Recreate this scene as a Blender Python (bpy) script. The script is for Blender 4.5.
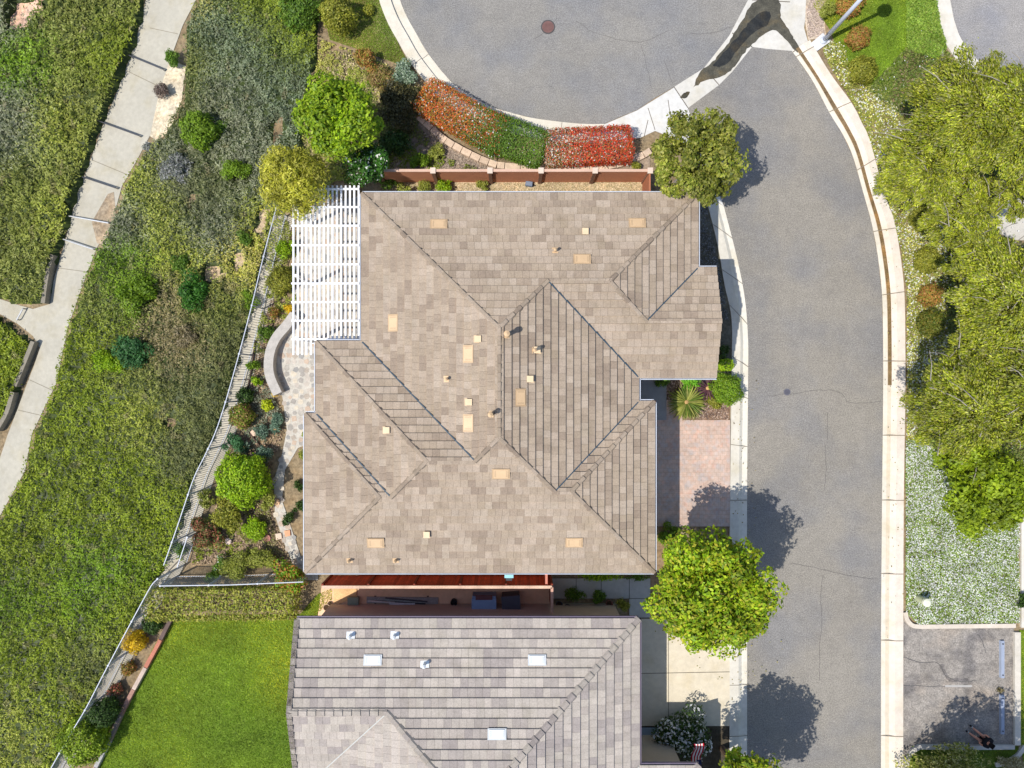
import bpy, math, random
import numpy as np
from mathutils import Vector, noise as mnoise
from mathutils.geometry import tessellate_polygon

for o in list(bpy.data.objects): bpy.data.objects.remove(o)
SC = bpy.context.scene
COL = SC.collection
R = math.radians
H = 33.333; F = 700.0; CX, CY = 512.0, 384.0      # drone height, focal length in pixels

# ---------------- camera ----------------
cam = bpy.data.cameras.new('camera'); co = bpy.data.objects.new('camera', cam); COL.objects.link(co)
co.location = (0, 0, H); co.rotation_euler = (0, 0, 0)
cam.sensor_fit = 'HORIZONTAL'; cam.sensor_width = 36; cam.lens = 36 * F / 1024
cam.clip_start = 0.1; cam.clip_end = 2000
SC.camera = co
SC.render.resolution_x = 1024; SC.render.resolution_y = 768
# ---------------- world and sun ----------------
SUNK = 0.58
sd = Vector((SUNK * .894, SUNK * .447, -1)).normalized()
elev = math.asin(-sd.z); azim = math.atan2(-sd.x, -sd.y)
W = bpy.data.worlds.new('World'); SC.world = W; W.use_nodes = True
nt = W.node_tree; nt.nodes.clear()
sky = nt.nodes.new('ShaderNodeTexSky'); sky.sky_type = 'NISHITA'; sky.sun_disc = False
sky.sun_elevation = elev; sky.sun_rotation = azim % (2 * math.pi)
bg = nt.nodes.new('ShaderNodeBackground'); bg.inputs[1].default_value = 0.15
wo = nt.nodes.new('ShaderNodeOutputWorld')
nt.links.new(sky.outputs[0], bg.inputs[0]); nt.links.new(bg.outputs[0], wo.inputs[0])
sl = bpy.data.lights.new('sun', 'SUN'); sl.energy = 4.2; sl.angle = R(0.5); sl.color = (1, .955, .88)
so = bpy.data.objects.new('sun', sl); COL.objects.link(so); so.rotation_euler = sd.to_track_quat('-Z', 'Y').to_euler()
so.location = (-20, -10, 40)
SC.view_settings.view_transform = 'Standard'; SC.view_settings.look = 'None'
SC.view_settings.exposure = 0.22; SC.view_settings.gamma = 1.0; SC.view_settings.use_curve_mapping = False

# ---------------- helpers ----------------
rng = np.random.default_rng(7); rnd = random.Random(11)
def lin(c):
    c = c / 255.0
    return c / 12.92 if c <= .04045 else ((c + .055) / 1.055) ** 2.4
def S(r, g, b, k=.75): return (lin(r) * k, lin(g) * k, lin(b) * k)      # colour from an sRGB reading
LA = ((278 - CX) / 21, (CY - 200) / 21); LB = ((60 - CX) / 21, (CY - 780) / 21)
_dx, _dy = LB[0] - LA[0], LB[1] - LA[1]; _l = math.hypot(_dx, _dy); NL = (_dy / _l, -_dx / _l)
def gz(x, y):
    d = (x - LA[0]) * NL[0] + (y - LA[1]) * NL[1] - .8
    return -0.17 * np.maximum(0, np.minimum(d, 30))
if gz(-30, 0) == 0: NL = (-NL[0], -NL[1])
def P(px, py, z=0.0):
    k = (1 - z / H) / 21.0
    return np.array([(px - CX) * k, (CY - py) * k, z])
def G(px, py, dz=0.0):                                                  # a point on the terrain
    z = 0.0
    for _ in range(8):
        p = P(px, py, z + dz); z = float(gz(p[0], p[1]))
    return P(px, py, z + dz)
ORG = {}
def tag(o, label=None, cat=None, group=None, kind=None):
    if label: o['label'] = label
    if cat: o['category'] = cat
    if group: o['group'] = group
    if kind: o['kind'] = kind
    return o
def root(name, label, cat, loc, group=None):
    o = bpy.data.objects.new(name, None); COL.objects.link(o); o.location = loc; o.empty_display_size = .2
    ORG[o.name] = np.array(loc, float)
    return tag(o, label, cat, group)
class MB:
    def __init__(s): s.v = []; s.f = []; s.c = []
    def face(s, pts, c):
        n = len(s.v); s.v += [tuple(p) for p in pts]; s.f.append(tuple(range(n, n + len(pts)))); s.c.append(c)
    def mesh(s, vs, fs, c):
        n = len(s.v); s.v += [tuple(p) for p in vs]
        for f in fs: s.f.append(tuple(i + n for i in f)); s.c.append(c)
    def box(s, cx, cy, cz, sx, sy, sz, c, rot=0.0, tilt=0.0):           # centre xy, bottom z
        ca, sa = math.cos(rot), math.sin(rot); vs = []
        for z in (0, 1):
            for a, b in ((-.5, -.5), (.5, -.5), (.5, .5), (-.5, .5)):
                x, y = a * sx, b * sy
                vs.append((cx + x * ca - y * sa, cy + x * sa + y * ca, cz + z * sz + tilt * y))
        s.mesh(vs, [(3, 2, 1, 0), (4, 5, 6, 7), (0, 1, 5, 4), (1, 2, 6, 5), (2, 3, 7, 6), (3, 0, 4, 7)], c)
    def tube(s, pts, rad, c, n=8, cap=True):
        pts = [np.array(p, float) for p in pts]
        if not hasattr(rad, '__len__'): rad = [rad] * len(pts)
        vs = []; 
        for i, p in enumerate(pts):
            d = pts[min(i + 1, len(pts) - 1)] - pts[max(i - 1, 0)]; d = d / (np.linalg.norm(d) + 1e-9)
            a = np.cross(d, (0, 0, 1) if abs(d[2]) < .9 else (1, 0, 0)); a /= np.linalg.norm(a); b = np.cross(d, a)
            for k in range(n):
                t = 2 * math.pi * k / n; vs.append(p + rad[i] * (math.cos(t) * a + math.sin(t) * b))
        fs = [(i * n + k, i * n + (k + 1) % n, (i + 1) * n + (k + 1) % n, (i + 1) * n + k) for i in range(len(pts) - 1) for k in range(n)]
        if cap: fs += [tuple(range(n - 1, -1, -1)), tuple(range((len(pts) - 1) * n, len(pts) * n))]
        s.mesh(vs, fs, c)
    def lathe(s, cx, cy, prof, c, n=20):
        vs = [(cx + r * math.cos(2 * math.pi * k / n), cy + r * math.sin(2 * math.pi * k / n), z) for r, z in prof for k in range(n)]
        fs = [(i * n + k, i * n + (k + 1) % n, (i + 1) * n + (k + 1) % n, (i + 1) * n + k) for i in range(len(prof) - 1) for k in range(n)]
        fs.append(tuple(range((len(prof) - 1) * n, len(prof) * n)))
        s.mesh(vs, fs, c)
    def sheet(s, poly, c):                                              # filled polygon, any outline
        tr = tessellate_polygon([[Vector(p) for p in poly]])
        fs = []
        for t in tr:
            a, b, d = (Vector(poly[i]) for i in t)
            fs.append(tuple(t) if (b - a).cross(d - a).z > 0 else tuple(reversed(t)))
        s.mesh(poly, fs, c)
    def slab(s, poly, h, c, cs=None):                                   # polygon (top z in points) with sides going down h
        s.sheet(poly, c)
        for i in range(len(poly)):
            a = poly[i]; b = poly[(i + 1) % len(poly)]
            s.face([a, b, (b[0], b[1], b[2] - h), (a[0], a[1], a[2] - h)], cs or c)
    def build(s, name, mat, parent=None, org=None, smooth=False):
        return mk(name, np.array(s.v, float), s.f, mat, np.array(s.c, float), parent, org, smooth)
def place(name, me, parent, org):
    o = bpy.data.objects.new(name, me); COL.objects.link(o)
    if parent is not None: o.parent = parent; ORG[o.name] = org
    else: o.location = org; ORG[o.name] = np.array(org, float)
    return o
def mk(name, V, Fc, mat, C, parent=None, org=None, smooth=False):
    if parent is not None: org = ORG[parent.name]
    elif org is None: org = np.array([V[:, 0].mean(), V[:, 1].mean(), V[:, 2].min()])
    me = bpy.data.meshes.new(name); me.from_pydata((V - org).tolist(), [], [list(f) for f in Fc]); me.update()
    a = me.attributes.new('col', 'FLOAT_VECTOR', 'FACE'); a.data.foreach_set('vector', C.astype(np.float32).ravel())
    if smooth: me.polygons.foreach_set('use_smooth', [True] * len(me.polygons))
    me.materials.append(mat)
    return place(name, me, parent, org)
def mkquads(name, Q, C, mat, parent=None, org=None, extra=None):        # Q: (n,4,3)
    if parent is not None: org = ORG[parent.name]
    elif org is None: org = np.array([Q[..., 0].mean(), Q[..., 1].mean(), Q[..., 2].min()])
    V = (Q - org).reshape(-1, 3)
    n = len(Q)
    if extra is not None:
        ev, ef, ec = extra; V = np.vstack([V, ev - org]); ef = ef + n * 4; nf = n + len(ef)
        loops = np.concatenate([np.arange(n * 4), ef.ravel()]); C = np.vstack([C, ec])
    else: nf = n; loops = np.arange(n * 4)
    me = bpy.data.meshes.new(name)
    me.vertices.add(len(V)); me.vertices.foreach_set('co', V.astype(np.float32).ravel())
    me.loops.add(len(loops)); me.loops.foreach_set('vertex_index', loops.astype(np.int32))
    me.polygons.add(nf); me.polygons.foreach_set('loop_start', (np.arange(nf) * 4).astype(np.int32))
    me.update(calc_edges=True)
    a = me.attributes.new('col', 'FLOAT_VECTOR', 'FACE'); a.data.foreach_set('vector', C.astype(np.float32).ravel())
    me.materials.append(mat)
    return place(name, me, parent, org)
def leaf_quads(pts, nrm, size, asp=.5, jit=.6, dirs=None):
    n = len(pts)
    nr = nrm + rng.normal(0, jit, (n, 3)); nr /= np.linalg.norm(nr, axis=1)[:, None] + 1e-9
    t = rng.normal(0, 1, (n, 3)) if dirs is None else dirs + rng.normal(0, .25, (n, 3))
    a = t - nr * (t * nr).sum(1)[:, None]; a /= np.linalg.norm(a, axis=1)[:, None] + 1e-9
    b = np.cross(nr, a); sz = size * rng.uniform(.6, 1.35, n)[:, None]
    return np.stack([pts - a * sz * .5, pts + b * sz * asp * .5, pts + a * sz * .5, pts - b * sz * asp * .5], 1)
def vnoise(x, y, sc, seed=0):
    x = np.asarray(x) * sc + seed * 17.3; y = np.asarray(y) * sc + seed * 5.1
    xi = np.floor(x).astype(np.int64); yi = np.floor(y).astype(np.int64); fx = x - xi; fy = y - yi
    fx = fx * fx * (3 - 2 * fx); fy = fy * fy * (3 - 2 * fy)
    def h(a, b):
        n = (a * 374761393 + b * 668265263 + seed * 1442695) & 0xffffffff
        n = ((n ^ (n >> 13)) * 1274126177) & 0xffffffff
        return ((n ^ (n >> 16)) & 0xffff) / 65535.0
    return (h(xi, yi) * (1 - fx) + h(xi + 1, yi) * fx) * (1 - fy) + (h(xi, yi + 1) * (1 - fx) + h(xi + 1, yi + 1) * fx) * fy
def inpoly(x, y, poly):
    r = np.zeros(len(x), bool); n = len(poly)
    for i in range(n):
        x1, y1 = poly[i][:2]; x2, y2 = poly[(i + 1) % n][:2]
        if y1 == y2: continue
        c = ((y1 > y) != (y2 > y)) & (x < (x2 - x1) * (y - y1) / (y2 - y1) + x1); r ^= c
    return r
def smooth_line(pts, n=6):                                              # Catmull-Rom
    pts = [np.array(p, float) for p in pts]; q = [2 * pts[0] - pts[1]] + pts + [2 * pts[-1] - pts[-2]]; out = []
    for i in range(1, len(q) - 2):
        for k in range(n):
            t = k / n; a, b, c, d = q[i - 1:i + 3]
            out.append(.5 * ((2 * b) + (c - a) * t + (2 * a - 5 * b + 4 * c - d) * t * t + (3 * b - a - 3 * c + d) * t ** 3))
    out.append(pts[-1]); return out
def offset_line(pts, d):                                                # pts world (left side positive)
    out = []
    for i, p in enumerate(pts):
        t = pts[min(i + 1, len(pts) - 1)] - pts[max(i - 1, 0)]; t = t[:2] / (np.linalg.norm(t[:2]) + 1e-9)
        q = np.array(p, float); q[0] -= t[1] * d; q[1] += t[0] * d; out.append(q)
    return out
def strip(mb, pts, w0, w1, z, c, drop=0.0, cj=None, step=0):            # a band between two offsets, sides down by drop
    A = offset_line(pts, w0); B = offset_line(pts, w1)
    for i in range(len(pts) - 1):
        q = [A[i], B[i], B[i + 1], A[i + 1]]; q = [np.array([p[0], p[1], p[2] + z]) for p in q]
        if np.cross(q[1] - q[0], q[2] - q[0])[2] < 0: q = q[::-1]
        mb.face(q, c)
        if drop:
            for e in ((A[i], A[i + 1]), (B[i + 1], B[i])):
                a = np.array([e[0][0], e[0][1], e[0][2] + z]); b = np.array([e[1][0], e[1][1], e[1][2] + z]); dn = np.array([0, 0, drop])
                mb.face([a, b, b - dn, a - dn], c)
    if drop:
        for i in (0, len(pts) - 1):
            a = A[i] + [0, 0, z]; b = B[i] + [0, 0, z]; mb.face([a, b, b - [0, 0, drop], a - [0, 0, drop]], c)
def joints(mb, pts, w0, w1, z, every, c, w=.02):                        # dark joints across a band
    acc = 0; A = pts
    for i in range(len(pts) - 1):
        acc += np.linalg.norm(pts[i + 1] - pts[i])
        if acc >= every:
            acc = 0; t = pts[i + 1] - pts[i]; t = t / np.linalg.norm(t); nn = np.array([-t[1], t[0], 0])
            a = pts[i] + nn * w0 + [0, 0, z]; b = pts[i] + nn * w1 + [0, 0, z]
            q = [a - t * w / 2, a + t * w / 2, b + t * w / 2, b - t * w / 2]
            if np.cross(q[1] - q[0], q[2] - q[0])[2] < 0: q = q[::-1]
            mb.face(q, c)

# ---------------- materials (all procedural; 'col' is the thing's own base colour) ----------------
def mat(name, rough=.8, spec=.3, ns=((3, .25), (40, .2)), bump=0.0, bscale=60, metal=0, leaf=False, brick=None, tint=None, emit=0):
    m = bpy.data.materials.new(name); m.use_nodes = True; t = m.node_tree; N = t.nodes; L = t.links; N.clear()
    at = N.new('ShaderNodeAttribute'); at.attribute_name = 'col'; cur = at.outputs['Color' if False else 'Vector']
    gp = N.new('ShaderNodeNewGeometry')
    for sc, am in ns:
        no = N.new('ShaderNodeTexNoise'); no.inputs['Scale'].default_value = sc; no.inputs['Detail'].default_value = 5
        L.new(gp.outputs['Position'], no.inputs['Vector'])
        mr = N.new('ShaderNodeMapRange'); mr.inputs[1].default_value = .3; mr.inputs[2].default_value = .7
        mr.inputs[3].default_value = 1 - am; mr.inputs[4].default_value = 1 + am; L.new(no.outputs[0], mr.inputs[0])
        mu = N.new('ShaderNodeVectorMath'); mu.operation = 'SCALE'; L.new(cur, mu.inputs[0]); L.new(mr.outputs[0], mu.inputs['Scale']); cur = mu.outputs[0]
    if tint:                                                            # patches of a second colour: (scale, colour multiplier, lo, hi)
        for sc, cm, lo, hi in tint:
            no = N.new('ShaderNodeTexNoise'); no.inputs['Scale'].default_value = sc; no.inputs['Detail'].default_value = 4
            L.new(gp.outputs['Position'], no.inputs['Vector'])
            mr = N.new('ShaderNodeMapRange'); mr.inputs[1].default_value = lo; mr.inputs[2].default_value = hi; L.new(no.outputs[0], mr.inputs[0])
            mx = N.new('ShaderNodeMix'); mx.data_type = 'RGBA'; mx.blend_type = 'MULTIPLY'; L.new(mr.outputs[0], mx.inputs['Factor'])
            L.new(cur, mx.inputs['A']); mx.inputs['B'].default_value = (*cm, 1); cur = mx.outputs['Result']
    if brick:
        c1, c2, c3, bw, rh = brick
        b = N.new('ShaderNodeTexBrick'); b.inputs['Scale'].default_value = 1; b.inputs['Brick Width'].default_value = bw; b.inputs['Row Height'].default_value = rh
        b.inputs['Mortar Size'].default_value = .006; b.inputs['Color1'].default_value = (*c1, 1); b.inputs['Color2'].default_value = (*c2, 1); b.inputs['Mortar'].default_value = (*c3, 1)
        L.new(gp.outputs['Position'], b.inputs['Vector'])
        mx = N.new('ShaderNodeMix'); mx.data_type = 'RGBA'; mx.blend_type = 'MULTIPLY'; mx.inputs['Factor'].default_value = 1
        L.new(cur, mx.inputs['A']); L.new(b.outputs['Color'], mx.inputs['B']); cur = mx.outputs['Result']
    bs = N.new('ShaderNodeBsdfPrincipled'); bs.inputs['Roughness'].default_value = rough; bs.inputs['Specular IOR Level'].default_value = spec
    bs.inputs['Metallic'].default_value = metal; L.new(cur, bs.inputs['Base Color']); out = N.new('ShaderNodeOutputMaterial')
    if bump:
        no = N.new('ShaderNodeTexNoise'); no.inputs['Scale'].default_value = bscale; no.inputs['Detail'].default_value = 3; L.new(gp.outputs['Position'], no.inputs['Vector'])
        bm = N.new('ShaderNodeBump'); bm.inputs['Strength'].default_value = bump; bm.inputs['Distance'].default_value = .02
        L.new(no.outputs[0], bm.inputs['Height']); L.new(bm.outputs[0], bs.inputs['Normal'])
    if leaf:
        tr = N.new('ShaderNodeBsdfTranslucent'); L.new(cur, tr.inputs['Color']); ms = N.new('ShaderNodeMixShader'); ms.inputs[0].default_value = .28
        L.new(bs.outputs[0], ms.inputs[1]); L.new(tr.outputs[0], ms.inputs[2]); L.new(ms.outputs[0], out.inputs[0])
    else: L.new(bs.outputs[0], out.inputs[0])
    return m
LEAF = mat('leaf', .55, .35, ((1.2, .18), (9, .15)), leaf=True)
BARK = mat('bark', .9, .2, ((6, .3), (50, .3)), .4)
SOIL = mat('soil', .95, .1, ((.8, .25), (7, .3), (60, .35)), .6, 30, tint=[(1.7, (1.1, 1.02, .92), .45, .7), (3, (.82, .8, .78), .55, .7)])
ASPH = mat('asphalt', .95, .15, ((.25, .06), (2.2, .06), (11, .1), (22, .28), (90, .2)), .25, 40, tint=[(.3, (.84, .88, .98), .44, .64), (.7, (.95, .95, .96), .5, .7), (4, (.93, .93, .94), .55, .7)])
OLDASPH = mat('worn_asphalt', .95, .15, ((.7, .14), (4, .2), (14, .3), (45, .3)), .4, 60, tint=[(.8, (.62, .63, .67), .50, .64), (.5, (1.1, 1.02, .93), .5, .7)])
CONC = mat('concrete', .85, .25, ((.6, .07), (5, .07), (60, .08)), .15, 70, tint=[(1.1, (.93, .9, .82), .5, .75)])
TILE = mat('concrete_roof_tile', .9, .2, ((.4, .05), (2.5, .07), (18, .12), (60, .16)), .3, 60, tint=[(1.3, (.9, .9, .87), .56, .72)])
PAINT = mat('painted_surface', .5, .4, ((4, .05), (40, .04)))
STUC = mat('stucco', .9, .2, ((2, .06), (50, .08)), .3, 80)
METAL = mat('metal', .4, .5, ((6, .08),), metal=.5)
WOOD = mat('wood', .75, .3, ((2, .15), (25, .2)), .2)
STONE = mat('stone', .85, .25, ((4, .12), (30, .15)), .4, 40)
PAVE = mat('brick_pavers', .85, .25, ((.8, .12), (6, .14), (60, .1)), .2, brick=((1.04, .98, .95), (.9, .92, .94), (.75, .7, .66), .2, .2), tint=[(3, (.86, .95, 1.05), .5, .62), (4.5, (1.05, .92, .88), .52, .68)])
WET = mat('wet_stain', .25, .5, ((3, .3), (20, .3)), tint=[(1.2, (1.6, 1.3, .9), .5, .7)])
CLOTH = mat('cloth', .85, .2, ((8, .1),))
SKIN = mat('skin', .6, .35, ((8, .05),))
GLASS = mat('window_glass', .1, .6, ((1, .05),))
GRASSM = mat('turf', .85, .2, ((.5, .12), (3, .2), (30, .25)))

def wpoly(pts, z): return [tuple(P(x, y) * [1, 1, 0] + [0, 0, z]) for x, y in pts]
def gpoly(pts, dz): return [tuple(G(x, y) + [0, 0, dz]) for x, y in pts]
def struct(name, mb, m, **k):
    o = mb.build(name, m, org=np.zeros(3)); o['kind'] = 'structure'; return o

# =====================================================================
#                          THE GROUND
# =====================================================================
SOILC = S(158, 140, 112, .7)
mb = MB(); xs = np.concatenate([[-400, -120, -60], np.arange(-40, 32, 1.0), [60, 120, 400]]); ys = np.concatenate([[-400, -120, -50], np.arange(-30, 31, 1.0), [50, 120, 400]])
vs = [(x, y, float(gz(x, y)) - .02) for y in ys for x in xs]; nx = len(xs)
mb.mesh(vs, [(j * nx + i, j * nx + i + 1, (j + 1) * nx + i + 1, (j + 1) * nx + i) for j in range(len(ys) - 1) for i in range(nx - 1)], SOILC)
struct('ground', mb, SOIL)

ASC = S(160, 154, 144, .70); CONCC = S(226, 218, 202, .78); DARKJ = S(120, 110, 98, .7)
# right road
RL = [(688, 108), (702, 150), (724, 207), (737, 258), (745, 300), (748, 340), (748, 380), (747, 500), (747, 640), (747, 900)]
RRx = [(792, 51), (812, 80), (829, 112), (843, 135), (853, 157), (863, 192), (872, 225), (878, 258), (882, 295), (883, 340), (883, 400), (882, 500), (881, 640), (881, 900)]
top = [(719, 85), (732, 72), (752, 47), (768, 49)]
mb = MB(); mb.sheet(wpoly(RL + RRx[::-1] + top[::-1], .004), ASC)
road = struct('road', mb, ASPH)
CDin = [(398, -10), (400, 0), (407, 17), (416, 33), (425, 49), (436, 64), (445, 75), (456, 86), (473, 97), (492, 107), (512, 113), (532, 118), (562, 122), (585, 124), (604, 124), (620, 117), (637, 110), (655, 98), (674, 87), (690, 78), (704, 68), (718, 52), (729, 36), (739, 18), (748, 0), (752, -10)]
mb = MB(); mb.sheet(wpoly(CDin + [(780, -250), (370, -250)], .004), S(157, 153, 146, .70)); struct('cul_de_sac', mb, ASPH)
# cracks in the asphalt (children of the road)
def crack(pts, w=.035, par=road):
    q = smooth_line([P(x + rnd.uniform(-1, 1), y + rnd.uniform(-1, 1)) for x, y in pts], 5)
    q = [p + [rnd.uniform(-.03, .03), rnd.uniform(-.03, .03), 0] for p in q]
    m = MB(); strip(m, q, -w * .3, w * .3, .009, S(112, 109, 106, .65)); return m.build('crack', ASPH, par)
for c in ([(768, 396), (795, 393), (820, 390), (840, 392), (850, 402), (881, 402)], [(826, 445), (827, 470), (824, 490)], [(822, 575), (821, 600), (823, 620), (820, 650), (820, 680)],
          [(790, 564), (815, 567), (845, 575), (876, 579)], [(828, 412), (827, 440)]): crack(c, .03)
cds = bpy.data.objects['cul_de_sac']
for c in ([(641, 45), (647, 68), (652, 90)], [(575, 20), (600, 35), (641, 42), (670, 30)], [(665, 60), (672, 85)], [(690, 34), (715, 32), (735, 25)], [(545, 82), (553, 89)], [(532, 40), (545, 32), (557, 18)]): crack(c, .025, cds)
# parking lot and second street, top right and bottom right
mb = MB(); mb.sheet(wpoly([(945, -60), (948, 10), (955, 40), (975, 75), (1010, 95), (1150, 110), (1150, -60)], .004), S(166, 162, 158, .72)); struct('side_street', mb, ASPH)
mb = MB(); mb.sheet(wpoly([(902, 618), (912, 628), (1014, 628), (1014, 745), (917, 745), (905, 754), (902, 765)], .004), S(162, 155, 147, .72)); lot = struct('parking_lot', mb, OLDASPH)
mb = MB(); mb.sheet(wpoly([(945, 685), (972, 685), (972, 687), (945, 687)], .009), S(196, 192, 186, .7)); mb.build('painted_line', PAINT, lot)
for c in ([(902, 656), (920, 662), (938, 664), (946, 676), (960, 681), (977, 680)], [(977, 634), (983, 645), (986, 653)], [(902, 686), (925, 685), (945, 686)]): crack(c, .05, lot)
mb = MB(); q = smooth_line([P(x, y) for x, y in [(941, 664), (945, 675), (952, 680), (968, 680)]], 5); mb.sheet([tuple(p + [0, 0, .007]) for p in [p_ * 1.0 + [rnd.uniform(-.04, .04), rnd.uniform(-.04, .04), 0] for p_ in offset_line(q, .09) + offset_line(q, -.07)[::-1]]], S(134, 128, 124, .7)); mb.build('oil_stain', OLDASPH, lot)

# concrete: gutter apron of the cul-de-sac and its cross gutter
mb = MB()
mb.sheet(wpoly([(674, 87), (704, 68), (729, 36), (748, 0), (752, -20), (815, -20), (812, 0), (806, 12), (804, 28), (808, 42), (792, 51), (768, 49), (752, 47), (732, 72), (719, 85), (688, 108)], .006), S(216, 212, 203, .78))
for a, b in (((674, 87), (688, 108)), ((704, 68), (719, 85)), ((732, 33), (752, 47)), ((752, 0), (790, 2)), ((752, 47), (738, 37)), ((808, 42), (793, 52))):
    q = [P(*a), P(*b)]; strip(mb, q, -.02, .02, .010, DARKJ)
struct('cross_gutter', mb, CONC)
# kerb and walk of the cul-de-sac
q = smooth_line([P(x, y) for x, y in CDin[:15]], 3)
CW = S(228, 220, 203, .78)
mb = MB(); strip(mb, q, -.42, -.0, .008, CW); strip(mb, q, -.95, -.42, .11, CW, .13); joints(mb, q, -.95, -.42, .114, 3.6, DARKJ); joints(mb, q, -.42, 0, .012, 3.6, DARKJ)
struct('curb', mb, CONC)
mb = MB(); mb.sheet(wpoly([(604, 124.5), (637, 110.5), (674, 87.5), (688, 108.5), (702, 150), (724, 207), (704, 190), (690, 160), (668, 136), (655, 131), (640, 138), (604, 141)], .010), S(222, 220, 215, .78))
for a, b in (((648, 120), (644, 137)), ((668, 100), (672, 128)), ((648, 108), (655, 130))): strip(mb, [P(*a), P(*b)], -.015, .015, .014, DARKJ)
struct('sidewalk_ramp', mb, CONC)
# damp black stain in the cross gutter and brown wet line in the gutter
def blobby(pts, amp=1.0):
    n = len(pts); q = smooth_line(pts + [pts[0]], 5)[:-1]
    return [(p[0] + rnd.uniform(-amp, amp), p[1] + rnd.uniform(-amp, amp)) for p in q]
mb = MB(); mb.sheet(wpoly(blobby([(693, 88), (699, 74), (712, 62), (724, 48), (734, 34), (742, 20), (752, 4), (768, -4), (780, 2), (781, 18), (790, 32), (795, 40), (800, 52), (794, 50), (782, 36), (772, 30), (757, 40), (745, 52), (735, 66), (722, 76), (706, 80)], .8), .012), S(102, 98, 84, .6))
mb.sheet(wpoly(blobby([(680, 98), (684, 93), (690, 92), (686, 98)], .3), .012), S(84, 80, 66, .6)); 
mb.sheet(wpoly(blobby([(712, 66), (726, 50), (738, 36), (748, 24), (758, 14), (770, 12), (768, 24), (752, 34), (738, 50), (724, 66)], .8), .016), S(66, 66, 62, .5))
struct('water_stain', mb, WET)
# right kerb
RR = [P(x, y) for x, y in RRx]; RRs = smooth_line(RR, 5)
def lerp_line(A, B, t): return [a * (1 - t) + b * t for a, b in zip(A, B)]
RO = smooth_line([P(x, y) for x, y in [(809, 41), (829, 74), (850, 103), (861, 124), (869, 142), (882, 190), (893, 222), (899, 255), (903, 292), (904, 340), (904, 400), (902.5, 500), (902, 640), (902, 900)]], 5)
def band(mb, A, B, t0, t1, z0, z1, c):
    a = lerp_line(A, B, t0); b = lerp_line(A, B, t1)
    for i in range(len(a) - 1):
        qd = [a[i] + [0, 0, z0], a[i + 1] + [0, 0, z0], b[i + 1] + [0, 0, z1], b[i] + [0, 0, z1]]
        if np.cross(qd[1] - qd[0], qd[2] - qd[0])[2] < 0: qd = qd[::-1]
        mb.face(qd, c)
mb = MB()
KC = S(234, 222, 207, .76)
band(mb, RRs, RO, 0, .2, .008, .004, S(232, 224, 208, .8)); band(mb, RRs, RO, .2, .38, .004, .012, S(226, 212, 190, .78)); band(mb, RRs, RO, .38, .62, .012, .11, KC)
band(mb, RRs, RO, .62, 1, .11, .11, KC); band(mb, RRs, RO, 1, 1.0001, .11, -.02, S(190, 140, 120))
acc = 0
for i in range(len(RRs) - 1):
    acc += np.linalg.norm(RO[i + 1] - RO[i])
    if acc > 3.0 or i == 1:
        acc = 0; strip(mb, [RRs[i] + [0, 0, .012], RRs[i] * .38 + RO[i] * .62 + [0, 0, .116], RO[i] + [0, 0, .116]], -.018, .018, 0, S(150, 138, 120, .7))
struct('curb', mb, CONC)
mb = MB(); n = [i for i, p in enumerate(RRs) if p[1] > P(0, 405)[1]][-1]
band(mb, RRs[:n], RO[:n], .22, .40, .014, .020, S(142, 118, 84, .7)); struct('wet_gutter', mb, WET)
# left sidewalk along the road
LI = RL[2:]; LIo = [(704, 192), (717, 245), (724, 285), (731, 320), (731, 372), (729.5, 500), (729, 640), (729, 900)]
A = smooth_line([P(x, y) for x, y in LI], 5); B = smooth_line([P(x, y) for x, y in LIo], 5)
mb = MB(); LC = S(224, 218, 204, .78)
band(mb, A, B, 0, .3, .006, .004, S(232, 226, 212, .8)); band(mb, A, B, .3, .5, .004, .09, LC); band(mb, A, B, .5, 1, .09, .10, LC); band(mb, A, B, 1, 1.0001, .10, -.02, LC)
acc = 0
for i in range(len(A) - 1):
    acc += np.linalg.norm(A[i + 1] - A[i])
    if acc > 1.8: acc = 0; strip(mb, [A[i] + [0, 0, .014], (A[i] + B[i]) / 2 + [0, 0, .098], B[i] + [0, 0, .107]], -.014, .014, 0, S(150, 142, 128, .7))
struct('sidewalk', mb, CONC)
# driveways
mb = MB(); mb.sheet(wpoly([(628, 400), (682, 400), (682, 420), (729.5, 420), (729.3, 526), (628, 526)], .095), S(212, 188, 172, .78))
struct('paver_driveway', mb, PAVE)
mb = MB(); mb.sheet(wpoly([(620, 618), (729.2, 618), (729.2, 725), (620, 725)], .095), S(226, 214, 190, .78))
for a, b in (((620, 673), (729, 671)), ((668, 618), (668, 725))): strip(mb, [P(*a), P(*b)], -.015, .015, .099, S(120, 112, 98))
struct('driveway', mb, CONC)
mb = MB(); mb.sheet(wpoly([(554, 578), (629, 578), (629, 727), (628, 620), (600, 598), (554, 598)], .05), S(190, 188, 182, .7))
mb.v = []; mb.f = []; mb.c = []
mb.sheet(wpoly([(550, 578), (650, 578), (650, 617), (629, 617), (629, 598), (550, 598)], .08), S(196, 194, 188, .75))
for a, b in (((576, 578), (576, 598)), ((601, 578), (601, 598)), ((629, 578), (629, 598)), ((629, 598), (650, 598))): strip(mb, [P(*a), P(*b)], -.015, .015, .084, S(110, 108, 102))
struct('side_path', mb, CONC)
mb = MB(); mb.sheet(wpoly([(322, 584), (552, 584), (552, 640), (315, 640)], .03), S(240, 200, 164, .82)); struct('side_yard_paving', mb, CONC)
mb = MB(); mb.sheet(wpoly([(555, 603), (615, 603), (622, 640), (553, 640)], .04), S(170, 172, 140, .7)); struct('utility_pad', mb, CONC)
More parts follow.
